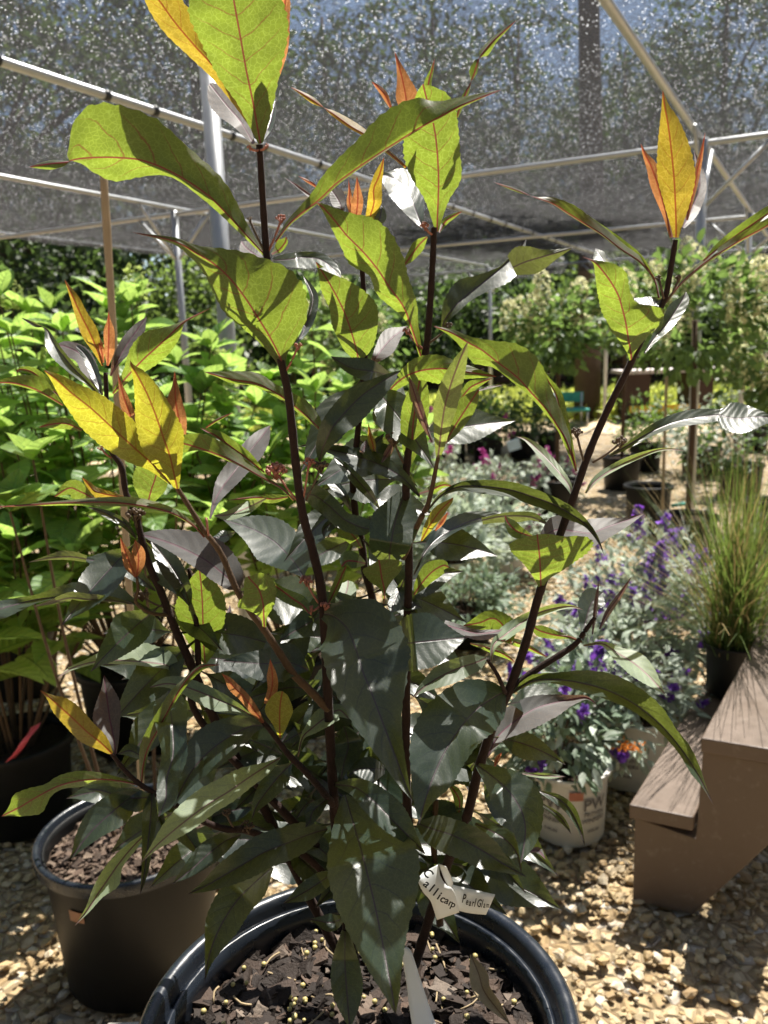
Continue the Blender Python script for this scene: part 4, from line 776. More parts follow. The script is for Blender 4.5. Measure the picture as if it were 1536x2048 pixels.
('F1', 'T', 'P', [(755, 860, 6, 6), (800, 760, 35, 25), (870, 640, 50, 60), (940, 540, 40, 55), (1000, 455, 0, 0)], .03, .6),
('F1', 'U', 'M', [(770, 980, 8, 8), (880, 850, 50, 40), (980, 745, 125, 85), (1080, 655, 130, 90), (1180, 560, 50, 60), (1250, 495, 12, 12), (1330, 450, 6, 6), (1440, 395, 0, 0)], .02),
('F1', 'T', 'M', [(690, 1000, 6, 6), (600, 905, 20, 20), (500, 805, 45, 25), (420, 710, 65, 25), (360, 630, 55, 25), (312, 540, 12, 8), (240, 510, -15, -15), (140, 460, 0, 0)], .03, 1.0),
('F1', 'T', 'P', [(700, 990, 6, 6), (640, 850, 60, 40), (560, 720, 60, 60), (450, 660, 60, 40), (380, 650, 0, 0)], .05, LIT),
('F1', 'T', 'M', [(690, 980, 5, 5), (660, 880, 30, 30), (600, 740, 35, 30), (540, 670, 15, 20), (520, 655, 0, 0)], .045, .8),
('F1', 'U', 'M', [(430, 1060, 6, 6), (340, 1005, 8, 50), (250, 955, 12, 95), (150, 920, 15, 70), (60, 905, 10, 35), (-60, 905, 0, 0)], .02, .5, .22, ('T', [(410, 1000, 5, 5), (330, 930, 10, 40), (230, 840, 15, 35), (150, 815, 15, 20), (110, 830, 0, 0)], -.003)),
('F1', 'U', 'G', [(1170, 1600, 8, 8), (1050, 1470, 50, 50), (950, 1380, 100, 110), (850, 1290, 125, 130), (740, 1190, 140, 130), (620, 1080, 140, 120), (480, 970, 85, 80), (380, 880, 35, 40), (300, 820, 0, 0)], -.03, .5),
('F1', 'U', 'G', [(1215, 1650, 8, 8), (1190, 1540, 60, 45), (1160, 1410, 130, 90), (1115, 1280, 160, 140), (1060, 1120, 150, 125), (1005, 985, 95, 95), (940, 860, 35, 55), (905, 800, 15, 20), (888, 755, 0, 0)], -.045, .5),
('F1', 'U', 'O', [(930, 1250, 10, 10), (890, 1130, 40, 35), (850, 1020, 35, 30), (820, 910, 12, 12), (805, 840, 0, 0)], -.03),
('F1', 'U', 'O', [(1250, 1290, 20, 20), (1220, 1150, 70, 55), (1200, 1040, 62, 45), (1195, 930, 22, 22), (1192, 825, 0, 0)], -.03),
('F1', 'U', 'M', [(560, 1230, 10, 10), (450, 1185, 40, 40), (350, 1190, 28, 25), (265, 1210, 0, 0)], .04),
('F5', 'U', 'M', [(1000, 230, 10, 10), (1030, 110, 120, 80), (1060, 20, 150, 90), (1080, -60, 130, 60), (1060, -130, 0, 0)], .02),
('F5', 'U', 'M', [(640, 160, 10, 10), (540, 110, 60, 60), (470, 90, 50, 50), (370, 150, 0, 0)], .05),
('F5', 'T', 'P', [(650, 170, 5, 5), (590, 110, 20, 30), (540, 70, 15, 15), (515, 40, 0, 0)], .048, LIT),
('F5', 'U', 'Y', [(860, 150, 5, 5), (760, 140, 25, 25), (650, 110, 45, 30), (600, 60, 20, 20), (560, 15, 0, 0)], .05),
('F5', 'U', 'M', [(1395, 425, 6, 6), (1320, 345, 8, 15), (1200, 272, 8, 32), (1080, 232, 10, 42), (900, 200, 18, 48), (700, 185, 25, 34), (450, 190, 18, 18), (200, 205, 10, 10), (-60, 220, 0, 0)], -.04, .5),
('F5', 'T', 'M', [(930, 430, 8, 8), (850, 330, 30, 25), (740, 270, 30, 25), (640, 230, 10, 10), (600, 220, 0, 0)], .03),
('F5', 'T', 'P', [(1625, 785, 8, 8), (1590, 740, 60, 100), (1500, 655, 85, 155), (1380, 568, 80, 160), (1200, 480, 60, 118), (1060, 432, 32, 60), (945, 403, 0, 0)], -.015, 1.3),
('F5', 'T', 'M', [(1300, 900, 6, 6), (1260, 780, 60, 50), (1180, 640, 80, 70), (1090, 520, 50, 60), (1030, 450, 0, 0)], .02),
('F5', 'T', 'M', [(1110, 1000, 6, 6), (1020, 930, 10, 15), (920, 880, 8, 25), (800, 845, 10, 82), (650, 830, 10, 108), (500, 830, 10, 98), (380, 835, 10, 68), (250, 850, 25, 34), (120, 880, 50, 42), (0, 915, 65, 52), (-120, 950, 30, 30), (-200, 980, 0, 0)], .02, 1.4, .15, ('U', [(900, 880, 4, 4), (750, 855, 12, 30), (600, 850, 15, 40), (480, 840, 20, 40), (350, 870, 15, 20), (220, 900, 0, 0)], -.005)),
('F5', 'T', 'M', [(1060, 790, 6, 6), (950, 700, 40, 40), (830, 630, 45, 60), (720, 590, 45, 60), (620, 580, 25, 25), (570, 570, 5, 5)], .045, .8, .2, ('U', [(590, 575, 20, 25), (500, 560, 25, 40), (420, 560, 18, 42), (320, 570, 12, 20), (190, 597, 0, 0)], .002)),
('F5', 'U', 'O', [(925, 700, 6, 6), (890, 610, 45, 40), (860, 540, 30, 32), (835, 470, 12, 12), (820, 420, 0, 0)], .03),
('F5', 'U', 'O', [(930, 700, 6, 6), (945, 600, 35, 45), (940, 520, 40, 45), (920, 440, 0, 0)], .035),
('F5', 'T', 'L', [(1205, 1352, 6, 6), (1140, 1300, 25, 95), (1020, 1280, 30, 128), (900, 1270, 25, 132), (780, 1265, 25, 98), (680, 1270, 15, 58), (580, 1290, 18, 26), (480, 1325, 12, 15), (390, 1390, 0, 0)], .02, 1.5),
('F5', 'U', 'M', [(1400, 1290, 8, 8), (1390, 1150, 100, 120), (1385, 1000, 180, 150), (1380, 850, 170, 150), (1370, 720, 90, 90), (1360, 640, 0, 0)], .06),
('F6', 'T', 'P', [(175, 1230, 5, 5), (195, 1130, 15, 20), (205, 1050, 0, 0)], .07, LIT),
('F6', 'T', 'P', [(68, 470, 5, 5), (100, 350, 20, 30), (160, 245, 60, 55), (240, 140, 75, 75), (330, 20, 72, 92), (420, -90, 50, 62), (480, -170, 0, 0)], .01, 1.1),
('F6', 'T', 'M', [(705, 865, 8, 8), (660, 790, 70, 110), (600, 715, 130, 150), (500, 620, 165, 150), (380, 550, 115, 112), (270, 510, 60, 56), (160, 478, 0, 0)], .035, 1.35),
('F6', 'T', 'L', [(450, 330, 6, 6), (330, 390, 40, 40), (200, 440, 40, 30), (90, 450, 0, 0)], .06, 1.4),
('F6', 'T', 'M', [(240, 560, 5, 5), (160, 590, 40, 40), (80, 600, 0, 0)], .06, 1.2),
('F6', 'U', 'M', [(600, 320, 10, 10), (500, 335, 30, 35), (400, 325, 25, 15), (300, 330, 10, 8), (175, 345, 0, 0)], .04),
('F6', 'T', 'M', [(690, 300, 30, 30), (780, 310, 70, 70), (880, 380, 70, 80), (980, 470, 50, 70), (1080, 520, 70, 60), (1150, 540, 60, 40), (1175, 560, 0, 0)], .03),
('F6', 'T', 'M', [(960, 470, 10, 10), (900, 500, 40, 30), (850, 540, 30, 20), (845, 600, 0, 0)], .03),
('F6', 'U', 'M', [(1110, 680, 8, 8), (1050, 590, 60, 30), (980, 530, 60, 30), (900, 500, 0, 0)], .05),
('F6', 'T', 'M', [(1500, 320, 6, 6), (1400, 205, 30, 40), (1280, 125, 60, 60), (1150, 70, 70, 70), (1020, 30, 60, 55), (900, 0, 30, 40), (780, -40, 20, 15), (660, -20, 0, 0)], .0, 1.0),
('F6', 'T', 'M', [(1225, 400, 5, 5), (1150, 290, 35, 30), (1050, 180, 40, 35), (960, 90, 20, 25), (910, 50, 0, 0)], .02),
('F6', 'T', 'M', [(1035, 420, 5, 5), (980, 300, 40, 25), (880, 200, 30, 30), (800, 150, 0, 0)], .05, .8),
('F6', 'T', 'M', [(1290, 790, 20, 20), (1295, 700, 130, 110), (1310, 600, 160, 150), (1330, 500, 165, 160), (1360, 400, 110, 130), (1390, 320, 60, 70), (1415, 272, 0, 0)], -.02, .35),
('F6', 'U', 'M', [(1255, 1070, 10, 10), (1258, 960, 20, 15), (1240, 870, 90, 110), (1230, 800, 120, 150), (1225, 772, 60, 120), (1220, 750, 0, 0)], -.01, .5, .2, ('T', [(1130, 775, 10, 10), (1060, 760, 50, 60), (1000, 760, 30, 60), (965, 800, 0, 0)], -.004)),
('F6', 'U', 'M', [(440, 1230, 10, 10), (435, 1140, 30, 25), (430, 1050, 162, 82), (400, 950, 142, 122), (340, 880, 50, 60), (330, 860, 0, 0)], -.025, .5, .2, ('T', [(350, 870, 10, 20), (450, 890, 20, 40), (560, 960, 25, 60), (640, 1020, 50, 45), (700, 1060, 50, 30), (750, 1120, 0, 0)], .004)),
# ---- centre, big leaves towards the camera
('H3', 'T', 'M', [(140, -420, 30, 30), (230, -400, 120, 100), (320, -320, 300, 222), (380, -180, 342, 232), (430, -20, 332, 228), (480, 100, 270, 216), (540, 260, 175, 200), (600, 420, 105, 150), (660, 580, 60, 95), (710, 720, 30, 50), (768, 860, 0, 0)], -.05, .45),
('F7', 'T', 'M', [(-60, 1330, 20, 20), (40, 1320, 180, 190), (140, 1310, 202, 188), (240, 1300, 172, 162), (340, 1290, 90, 100), (400, 1285, 40, 50), (460, 1280, 0, 0)], -.025, .5),
('F7', 'T', 'P', [(300, 1190, 30, 30), (400, 1220, 30, 35), (520, 1250, 25, 45), (620, 1245, 20, 40), (700, 1225, 0, 0)], .0, 1.5),
('F7', 'T', 'L', [(590, 1420, 8, 8), (520, 1450, 60, 60), (400, 1490, 80, 72), (270, 1550, 70, 70), (150, 1630, 30, 30), (90, 1690, 0, 0)], -.03, .5),
('H3', 'T', 'M', [(1410, 110, 8, 8), (1330, 150, 132, 130), (1200, 240, 195, 235), (1080, 380, 172, 285), (980, 540, 152, 245), (900, 720, 130, 150), (850, 870, 50, 80), (812, 1020, 0, 0)], -.03, .6),
('H4', 'T', 'P', [(205, 740, 6, 6), (270, 620, 40, 40), (360, 540, 85, 76), (470, 470, 75, 96), (580, 435, 50, 80), (680, 415, 25, 35), (760, 405, 10, 12), (820, 442, 0, 0)], .01, .9),
('H4', 'T', 'M', [(340, 385, 6, 6), (460, 315, 35, 15), (600, 305, 40, 25), (740, 325, 72, 45), (880, 365, 92, 50), (1020, 435, 92, 40), (1140, 525, 80, 35), (1225, 610, 50, 30), (1300, 705, 50, 25), (1370, 810, 30, 30), (1420, 900, 10, 12), (1472, 1005, 0, 0)], -.02, .7),
('H4', 'T', 'L', [(745, 115, 5, 5), (850, 105, 15, 12), (940, 160, 40, 42), (1030, 215, 66, 62), (1110, 285, 50, 50), (1165, 345, 20, 25), (1202, 388, 0, 0)], .0, 1.2),
('H5', 'T', 'M', [(475, 1235, 5, 5), (490, 1130, 35, 35), (520, 1030, 76, 56), (560, 985, 70, 60), (590, 960, 0, 0)], .02),
('H5', 'U', 'P', [(530, 1200, 4, 4), (545, 1070, 12, 12), (555, 980, 10, 10), (568, 895, 0, 0)], .01),
('H5', 'U', 'P', [(570, 1170, 5, 5), (620, 1070, 15, 18), (690, 970, 14, 15), (755, 868, 0, 0)], .015),
('H5', 'U', 'M', [(470, 1245, 5, 5), (400, 1215, 12, 12), (320, 1205, 20, 25), (230, 1180, 35, 35), (180, 1150, 0, 0)], .02),
('F7', 'T', 'L', [(620, 1440, 5, 5), (640, 1330, 20, 25), (720, 1260, 55, 36), (830, 1180, 50, 42), (950, 1110, 30, 36), (1080, 1075, 25, 20), (1180, 1070, 10, 10), (1250, 1090, 0, 0)], -.01, .9),
('F7', 'U', 'M', [(760, 1320, 10, 10), (720, 1220, 100, 80), (640, 1150, 110, 60), (540, 1180, 60, 50), (430, 1200, 0, 0)], .03),
('F7', 'U', 'M', [(690, 1300, 6, 6), (780, 1310, 25, 25), (880, 1350, 20, 20), (960, 1390, 10, 10), (1010, 1415, 0, 0)], .02),
('F7', 'U', 'M', [(480, 1320, 5, 5), (600, 1350, 25, 25), (700, 1390, 20, 25), (790, 1450, 0, 0)], .03),
('F7', 'T', 'M', [(190, 410, 6, 6), (280, 310, 15, 12), (400, 252, 28, 28), (550, 248, 43, 48), (750, 272, 56, 50), (900, 318, 58, 58), (1050, 372, 50, 55), (1170, 440, 45, 40), (1270, 510, 25, 18), (1345, 605, 12, 10), (1397, 725, 0, 0)], -.02, .6),
('F7', 'T', 'M', [(95, 850, 5, 5), (170, 700, 15, 20), (240, 620, 50, 30), (350, 545, 75, 30), (470, 490, 70, 26), (590, 455, 36, 20), (700, 435, 10, 8)], .01, 1.1, .2, ('U', [(560, 480, 20, 30), (680, 455, 20, 40), (800, 450, 30, 45), (900, 460, 35, 20), (970, 490, 20, 8), (1018, 518, 0, 0)], .002)),
('F7', 'U', 'G', [(145, 620, 5, 5), (200, 520, 36, 32), (270, 420, 42, 35), (340, 350, 15, 20), (365, 322, 0, 0)], -.02),
('F7', 'U', 'O', [(240, 550, 5, 5), (290, 490, 20, 15), (330, 420, 0, 0)], -.01),
('F7', 'U', 'M', [(95, 990, 5, 5), (140, 920, 45, 40), (210, 840, 70, 55), (290, 790, 45, 50), (335, 800, 0, 0)], .02),
('F7', 'U', 'M', [(130, 300, 10, 10), (220, 270, 30, 30), (290, 240, 25, 20), (355, 245, 0, 0)], .03),
('F7', 'U', 'M', [(962, 940, 15, 15), (960, 880, 40, 60), (957, 800, 95, 205), (952, 720, 155, 335), (945, 650, 192, 352), (940, 612, 185, 215), (938, 585, 50, 110), (937, 575, 0, 0)], -.025, .35, .1, ('T', [(900, 590, 10, 10), (800, 555, 50, 45), (740, 500, 25, 40), (715, 445, 0, 0)], .012)),
('H5', 'T', 'P', [(240, 640, 20, 10), (330, 600, 80, 50), (430, 610, 60, 50), (520, 620, 86, 76), (600, 590, 60, 60), (700, 555, 25, 40), (780, 525, 10, 18), (825, 505, 0, 0)], .02, 1.4),
('F3', 'U', 'M', [(-120, 1180, 10, 10), (0, 1060, 40, 50), (120, 1000, 90, 62), (260, 980, 92, 100), (380, 990, 60, 70), (500, 1010, 40, 40), (660, 1035, 0, 0)], -.01),
('F3', 'U', 'L', [(255, 1610, 8, 8), (268, 1520, 30, 35), (285, 1370, 55, 60), (310, 1220, 76, 86), (350, 1080, 70, 80), (400, 940, 40, 55), (440, 850, 15, 25), (462, 795, 0, 0)], -.03),
('F3', 'U', 'M', [(60, 1660, 8, 8), (80, 1500, 70, 60), (90, 1350, 86, 90), (110, 1200, 80, 90), (130, 1080, 40, 60), (140, 1000, 0, 0)], .02),
('F3', 'U', 'M', [(310, 1490, 8, 8), (370, 1380, 60, 50), (440, 1270, 80, 60), (500, 1180, 50, 40), (540, 1120, 0, 0)], .01),
('F3', 'U', 'P', [(220, 1480, 5, 5), (150, 1300, 35, 25), (90, 1120, 25, 25), (60, 1030, 0, 0)], -.005),
('F3', 'U', 'M', [(420, 1180, 6, 6), (480, 1110, 40, 30), (560, 1070, 20, 20), (630, 1045, 0, 0)], .02),
('F3', 'T', 'L', [(540, 1130, 5, 5), (620, 1105, 10, 10), (715, 1088, 0, 0)], .02, LIT),
('F2', 'T', 'M', [(1310, 1030, 10, 10), (1180, 1000, 70, 70), (1050, 980, 50, 82), (960, 940, 25, 42), (890, 895, 0, 0)], .02),
('F2', 'T', 'M', [(815, 1610, 10, 10), (840, 1520, 50, 40), (900, 1390, 85, 86), (990, 1280, 96, 122), (1100, 1170, 86, 112), (1210, 1090, 50, 92), (1310, 1030, 25, 46), (1405, 985, 0, 0)], -.03, .45),
('F2', 'T', 'M', [(1310, 1440, 6, 6), (1290, 1370, 60, 50), (1270, 1290, 92, 100), (1290, 1200, 62, 122), (1330, 1120, 40, 82), (1380, 1050, 0, 0)], .03, .9),
('F2', 'U', 'M', [(850, 1430, 8, 8), (770, 1345, 15, 62), (680, 1265, 20, 82), (590, 1195, 20, 62), (480, 1125, 25, 52), (370, 1080, 20, 76), (220, 1055, 25, 60), (110, 1025, 10, 25), (30, 1003, 0, 0)], .03),
('F2', 'U', 'M', [(40, 1385, 5, 5), (120, 1330, 12, 12), (230, 1278, 0, 0)], .03),
('F2', 'U', 'M', [(640, 1880, 8, 8), (560, 1800, 8, 10), (400, 1710, 8, 25), (270, 1635, 10, 60), (140, 1575, 15, 86), (0, 1525, 15, 100), (-120, 1490, 60, 60), (-260, 1460, 0, 0)], -.01, .5, .22, ('T', [(440, 1690, 5, 5), (330, 1600, 10, 40), (220, 1520, 15, 50), (110, 1440, 15, 40), (0, 1385, 0, 0)], -.004)),
# ---- lower left
('H1', 'U', 'Y', [(775, 550, 6, 6), (690, 465, 50, 55), (590, 385, 80, 75), (490, 290, 75, 90), (400, 210, 55, 70), (340, 155, 22, 25), (275, 105, 0, 0)], -.05),
('H1', 'T', 'P', [(790, 540, 6, 6), (775, 430, 55, 40), (750, 300, 110, 70), (735, 190, 85, 85), (718, 80, 25, 45), (710, 0, 0, 0)], -.03, .3),
('H1', 'U', 'M', [(965, 750, 6, 6), (975, 630, 25, 15), (1010, 500, 55, 15), (1080, 370, 65, 15), (1150, 240, 60, 15), (1210, 130, 50, 20), (1290, 10, 15, 30), (1380, -60, 15, 25), (1500, -70, 0, 0)], -.03),
('H1', 'T', 'M', [(1150, 60, 10, 10), (1160, 200, 110, 110), (1180, 400, 92, 102), (1180, 550, 102, 82), (1140, 700, 82, 62), (1130, 850, 70, 60), (1080, 970, 0, 0)], -.02, .6),
('H1', 'U', 'M', [(960, 755, 5, 5), (820, 725, 12, 25), (680, 712, 25, 46), (540, 722, 42, 66), (420, 750, 30, 66), (330, 790, 45, 52), (230, 845, 112, 82), (140, 900, 70, 92), (70, 935, 30, 30), (10, 965, 0, 0)], -.04),
('H1', 'T', 'M', [(960, 800, 8, 8), (860, 860, 92, 82), (760, 940, 112, 112), (660, 1030, 86, 112), (570, 1130, 50, 66), (510, 1215, 15, 20), (460, 1278, 0, 0)], -.04, .4),
('H1', 'T', 'M', [(1045, 830, 10, 10), (940, 840, 92, 62), (820, 830, 70, 60), (700, 790, 25, 35), (595, 780, 0, 0)], -.035, .9),
('H1', 'T', 'L', [(990, 1090, 8, 8), (900, 1180, 30, 40), (810, 1290, 36, 62), (740, 1390, 82, 62), (670, 1490, 42, 46), (600, 1600, 20, 20), (510, 1712, 0, 0)], -.05, .3),
('H1', 'T', 'M', [(1040, 780, 8, 8), (1030, 950, 45, 60), (1010, 1150, 35, 40), (985, 1350, 25, 20), (955, 1505, 0, 0)], -.035, .2),
('H2', 'T', 'L', [(890, 565, 5, 5), (790, 625, 50, 30), (660, 710, 62, 86), (530, 800, 76, 112), (400, 880, 76, 122), (270, 975, 76, 106), (140, 1080, 55, 76), (30, 1180, 22, 30), (-64, 1285, 0, 0)], -.045, 1.35),
('H2', 'T', 'M', [(795, 345, 8, 8), (690, 350, 60, 82), (560, 410, 122, 132), (430, 500, 122, 152), (320, 610, 100, 122), (240, 730, 60, 62), (190, 830, 25, 25), (150, 920, 0, 0)], -.035, .35),
('H2', 'T', 'L', [(715, 290, 5, 5), (600, 225, 45, 30), (480, 175, 76, 52), (350, 120, 76, 62), (220, 75, 50, 63), (110, 60, 25, 45), (-5, 85, 0, 0)], -.045, 1.2),
('H2', 'U', 'O', [(790, 350, 6, 6), (710, 240, 30, 30), (640, 150, 36, 36), (570, 80, 36, 32), (530, 30, 20, 22), (490, -10, 0, 0)], -.04),
('H2', 'U', 'G', [(888, 430, 6, 6), (885, 350, 42, 52), (885, 260, 96, 86), (890, 190, 86, 76), (900, 130, 45, 40), (905, 110, 0, 0)], -.045),
('H2', 'U', 'O', [(800, 200, 25, 25), (830, 100, 30, 42), (835, 0, 36, 30), (820, -110, 0, 0)], -.04),
('H2', 'T', 'L', [(1010, 560, 5, 5), (1040, 430, 15, 15), (1110, 360, 50, 42), (1200, 290, 76, 62), (1290, 240, 42, 62), (1360, 300, 0, 0)], -.04, 1.2),
('H2', 'T', 'M', [(620, 1090, 6, 6), (520, 1130, 60, 62), (400, 1220, 72, 82), (290, 1320, 50, 62), (150, 1430, 0, 0)], -.03),
('H2', 'T', 'M', [(1210, 1050, 10, 10), (1080, 1090, 92, 92), (930, 1150, 112, 112), (780, 1210, 112, 122), (640, 1290, 112, 112), (500, 1370, 82, 82), (380, 1440, 40, 36), (255, 1495, 0, 0)], -.05, .4),
('0', 'T', 'M', [(545, 1735, 3, 3), (510, 1765, 30, 35), (475, 1800, 36, 42), (445, 1845, 36, 35), (425, 1890, 22, 16), (414, 1930, 8, 4), (409, 1965, 0, 0)], -.05, .3),
('0', 'T', 'M', [(690, 1590, 5, 5), (705, 1640, 52, 42), (725, 1710, 106, 74), (745, 1790, 92, 74), (762, 1870, 56, 60), (775, 1940, 30, 36), (785, 1990, 14, 15), (791, 2030, 0, 0)], -.07, .25),
('H3', 'T', 'M', [(230, 745, 8, 8), (380, 770, 70, 62), (490, 850, 112, 92), (590, 950, 122, 92), (690, 1050, 92, 72), (780, 1140, 40, 40), (858, 1225, 0, 0)], -.06, .4),
('H3', 'T', 'M', [(800, 1010, 15, 15), (900, 1050, 96, 102), (1030, 1090, 106, 132), (1160, 1150, 122, 132), (1280, 1220, 102, 116), (1390, 1290, 50, 60), (1545, 1378, 0, 0)], -.05, .5),
('H4', 'T', 'M', [(140, 1110, 8, 8), (230, 1150, 30, 40), (310, 1200, 50, 62), (370, 1270, 30, 50), (400, 1380, 0, 0)], -.02, .6),
('H4', 'T', 'M', [(140, 775, 8, 8), (230, 840, 62, 62), (320, 920, 122, 112), (390, 1020, 136, 112), (420, 1120, 100, 82), (415, 1220, 60, 40), (395, 1330, 0, 0)], -.03, .4),
('H4', 'T', 'M', [(500, 930, 6, 6), (600, 970, 25, 30), (670, 1030, 30, 30), (720, 1130, 18, 12), (757, 1245, 0, 0)], -.02),
('H4', 'T', 'M', [(500, 990, 4, 4), (600, 1060, 15, 20), (650, 1120, 12, 12), (676, 1168, 0, 0)], -.02),
('H4', 'T', 'L', [(380, 830, 4, 4), (500, 840, 15, 15), (580, 845, 12, 12), (650, 848, 0, 0)], .0, LIT),
('H4', 'T', 'P', [(430, 1270, 4, 4), (490, 1260, 20, 15), (535, 1310, 0, 0)], .0, LIT),
('H4', 'U', 'O', [(250, 790, 4, 4), (265, 750, 15, 15), (290, 710, 0, 0)], .01),
('H2', 'T', 'M', [(970, 600, 6, 6), (880, 690, 82, 72), (800, 790, 72, 72), (730, 890, 36, 36), (695, 985, 0, 0)], -.03),
('H2', 'T', 'M', [(1060, 380, 5, 5), (980, 420, 42, 42), (900, 470, 0, 0)], -.01), ('H2', 'T', 'M', [(900, 540, 5, 5), (800, 490, 50, 42), (680, 440, 0, 0)], -.01),
('H2', 'T', 'M', [(1120, 850, 6, 6), (1060, 890, 52, 52), (1000, 980, 0, 0)], .0, .8), ('H2', 'T', 'M', [(1230, 830, 6, 6), (1120, 920, 60, 50), (1090, 1000, 30, 30), (1060, 1040, 0, 0)], -.01, .6),
('H3', 'T', 'M', [(600, 650, 8, 8), (500, 640, 102, 72), (400, 640, 92, 62), (330, 690, 0, 0)], -.01, 1.0),
('H3', 'T', 'M', [(300, 350, 10, 10), (330, 480, 102, 102), (300, 600, 62, 62), (280, 720, 0, 0)], .02),
('H3', 'U', 'M', [(1010, 740, 8, 8), (1060, 800, 35, 25), (1090, 870, 25, 35), (1080, 980, 0, 0)], .03), ('H3', 'T', 'M', [(1190, 600, 6, 6), (1140, 680, 30, 45), (1150, 790, 0, 0)], .03, LIT),
('H2', 'T', 'M', [(1270, 1340, 6, 6), (1180, 1400, 62, 62), (1060, 1480, 62, 62), (910, 1560, 0, 0)], -.03),
('0', 'T', 'M', [(690, 1835, 4, 4), (660, 1845, 18, 18), (620, 1838, 0, 0)], -.03), ('0', 'T', 'M', [(690, 1860, 6, 6), (690, 1930, 30, 28), (695, 2000, 28, 25), (700, 2060, 0, 0)], -.06, .3),
('F6', 'T', 'M', [(740, 1500, 8, 8), (600, 1450, 132, 132), (450, 1460, 122, 102), (300, 1450, 72, 62), (150, 1440, 0, 0)], -.005, .9),
('F6', 'T', 'M', [(780, 1640, 8, 8), (640, 1620, 90, 90), (520, 1640, 90, 90), (380, 1680, 40, 40), (330, 1700, 0, 0)], .01, .5),
('F6', 'U', 'M', [(870, 1060, 5, 5), (920, 960, 30, 25), (970, 850, 30, 20), (1000, 790, 0, 0)], .01), ('F6', 'T', 'L', [(930, 1060, 10, 10), (990, 990, 82, 72), (1010, 920, 62, 52), (1010, 890, 0, 0)], .05, 1.3),
('F6', 'T', 'M', [(850, 1130, 6, 6), (980, 1080, 40, 20), (1150, 1060, 35, 20), (1300, 1060, 0, 0)], -.01, .8), ('F7', 'T', 'M', [(-40, 1000, 10, 10), (60, 1040, 60, 60), (150, 1080, 0, 0)], .03, 1.0),
('F7', 'T', 'M', [(30, 880, 6, 6), (-40, 1040, 60, 40), (-60, 1120, 0, 0)], .04, LIT), ('H1', 'T', 'M', [(1020, 600, 6, 6), (900, 520, 40, 50), (800, 540, 0, 0)], .0, .7),
('F2', 'U', 'Y', [(1200, 1600, 5, 5), (1180, 1500, 25, 20), (1160, 1430, 15, 15), (1150, 1350, 0, 0)], .03), ('F2', 'T', 'P', [(1090, 1580, 5, 5), (1120, 1520, 25, 20), (1140, 1460, 0, 0)], .02), ('F2', 'U', 'P', [(1240, 1620, 5, 5), (1290, 1540, 25, 25), (1320, 1480, 0, 0)], .03), ('F2', 'T', 'M', [(1150, 1540, 6, 6), (1200, 1490, 30, 30), (1260, 1420, 0, 0)], .03),
]
for rec in LEAVES: leaf(*rec)
# the inner leaves, in opposite pairs along the stems
for si, y0, y1, n in ((0, 1180, 1780, 9), (1, 1230, 1780, 8), (3, 1380, 1760, 6), (5, 1250, 1760, 7), (8, 1150, 1750, 7), (9, 1450, 1600, 3), (10, 1560, 1740, 4), (6, 1120, 1380, 3), (7, 1250, 1600, 4), (1, 800, 1150, 3), (8, 680, 1120, 4), (5, 1000, 1250, 2)):
    P = catmull(STEMS[si][0], 200); P = P[(P[:, 1] > y0) & (P[:, 1] < y1)]
    for k in range(n):
        x, y = P[int((k+.5)/n*(len(P)-1))]
        for sd_ in (-1, 1):
            if LFR.random() < .12: continue
            a = math.radians(LFR.uniform(-25, 50)); L = LFR.uniform(130, 235); w_ = L*LFR.uniform(.17, .23); cv = LFR.uniform(.1, .5)
            dx, dy = sd_*math.cos(a), math.sin(a); Q = []
            for t_, f_ in ((0, .05), (.14, .12), (.3, .72), (.46, 1), (.62, .88), (.78, .5), (.9, .18), (1, 0)):
                Q.append((x+dx*L*t_, y+dy*L*t_+cv*L*t_*t_*.6, w_*f_*LFR.uniform(.85, 1.1), w_*f_*LFR.uniform(.85, 1.1)))
            if x+dx*L > 1180: continue
            leaf('0', 'T', 'M', Q, LFR.uniform(.05, .095), LFR.uniform(.35, .9))
# flower bud clusters
bm = bmesh.new(); bmesh.ops.create_icosphere(bm, subdivisions=1, radius=1); BV = np.array([v.co for v in bm.verts]); BF = [tuple(v.index for v in f.verts) for f in bm.faces]; bm.free()
def cluster(x, y, ax, ay, w_, n, dark=False, dz=0.0):
    d = (stem_depth(ax, ay) or float(D(y))) - .004 + dz; k = d/F; c = at(x, y, d); L = []
    L.append(tube_geo(catmull([at(ax, ay, d+.004), at((x+ax)/2, (y+ay)/2+3, d), c], 8), .0008, 6))
    for i in range(n):
        q = LFR.normal(size=3); q /= np.linalg.norm(q); q[2] = abs(q[2])*.8; p = c + q*w_*k*LFR.uniform(.6, 1)*.5
        r_ = w_*k*LFR.uniform(.07, .12); L.append((BV*r_*np.array([1, 1, 1.15])+p, BF))
        if i % 3 == 0: L.append(tube_geo(np.array([c-np.array([0, 0, w_*k*.35]), p]), .0004, 4))
    v, f = join_geo(L); obj('flower_cluster', mesh_np('flower_cluster', v, f), M_BUDD if dark else M_BUD, PL)
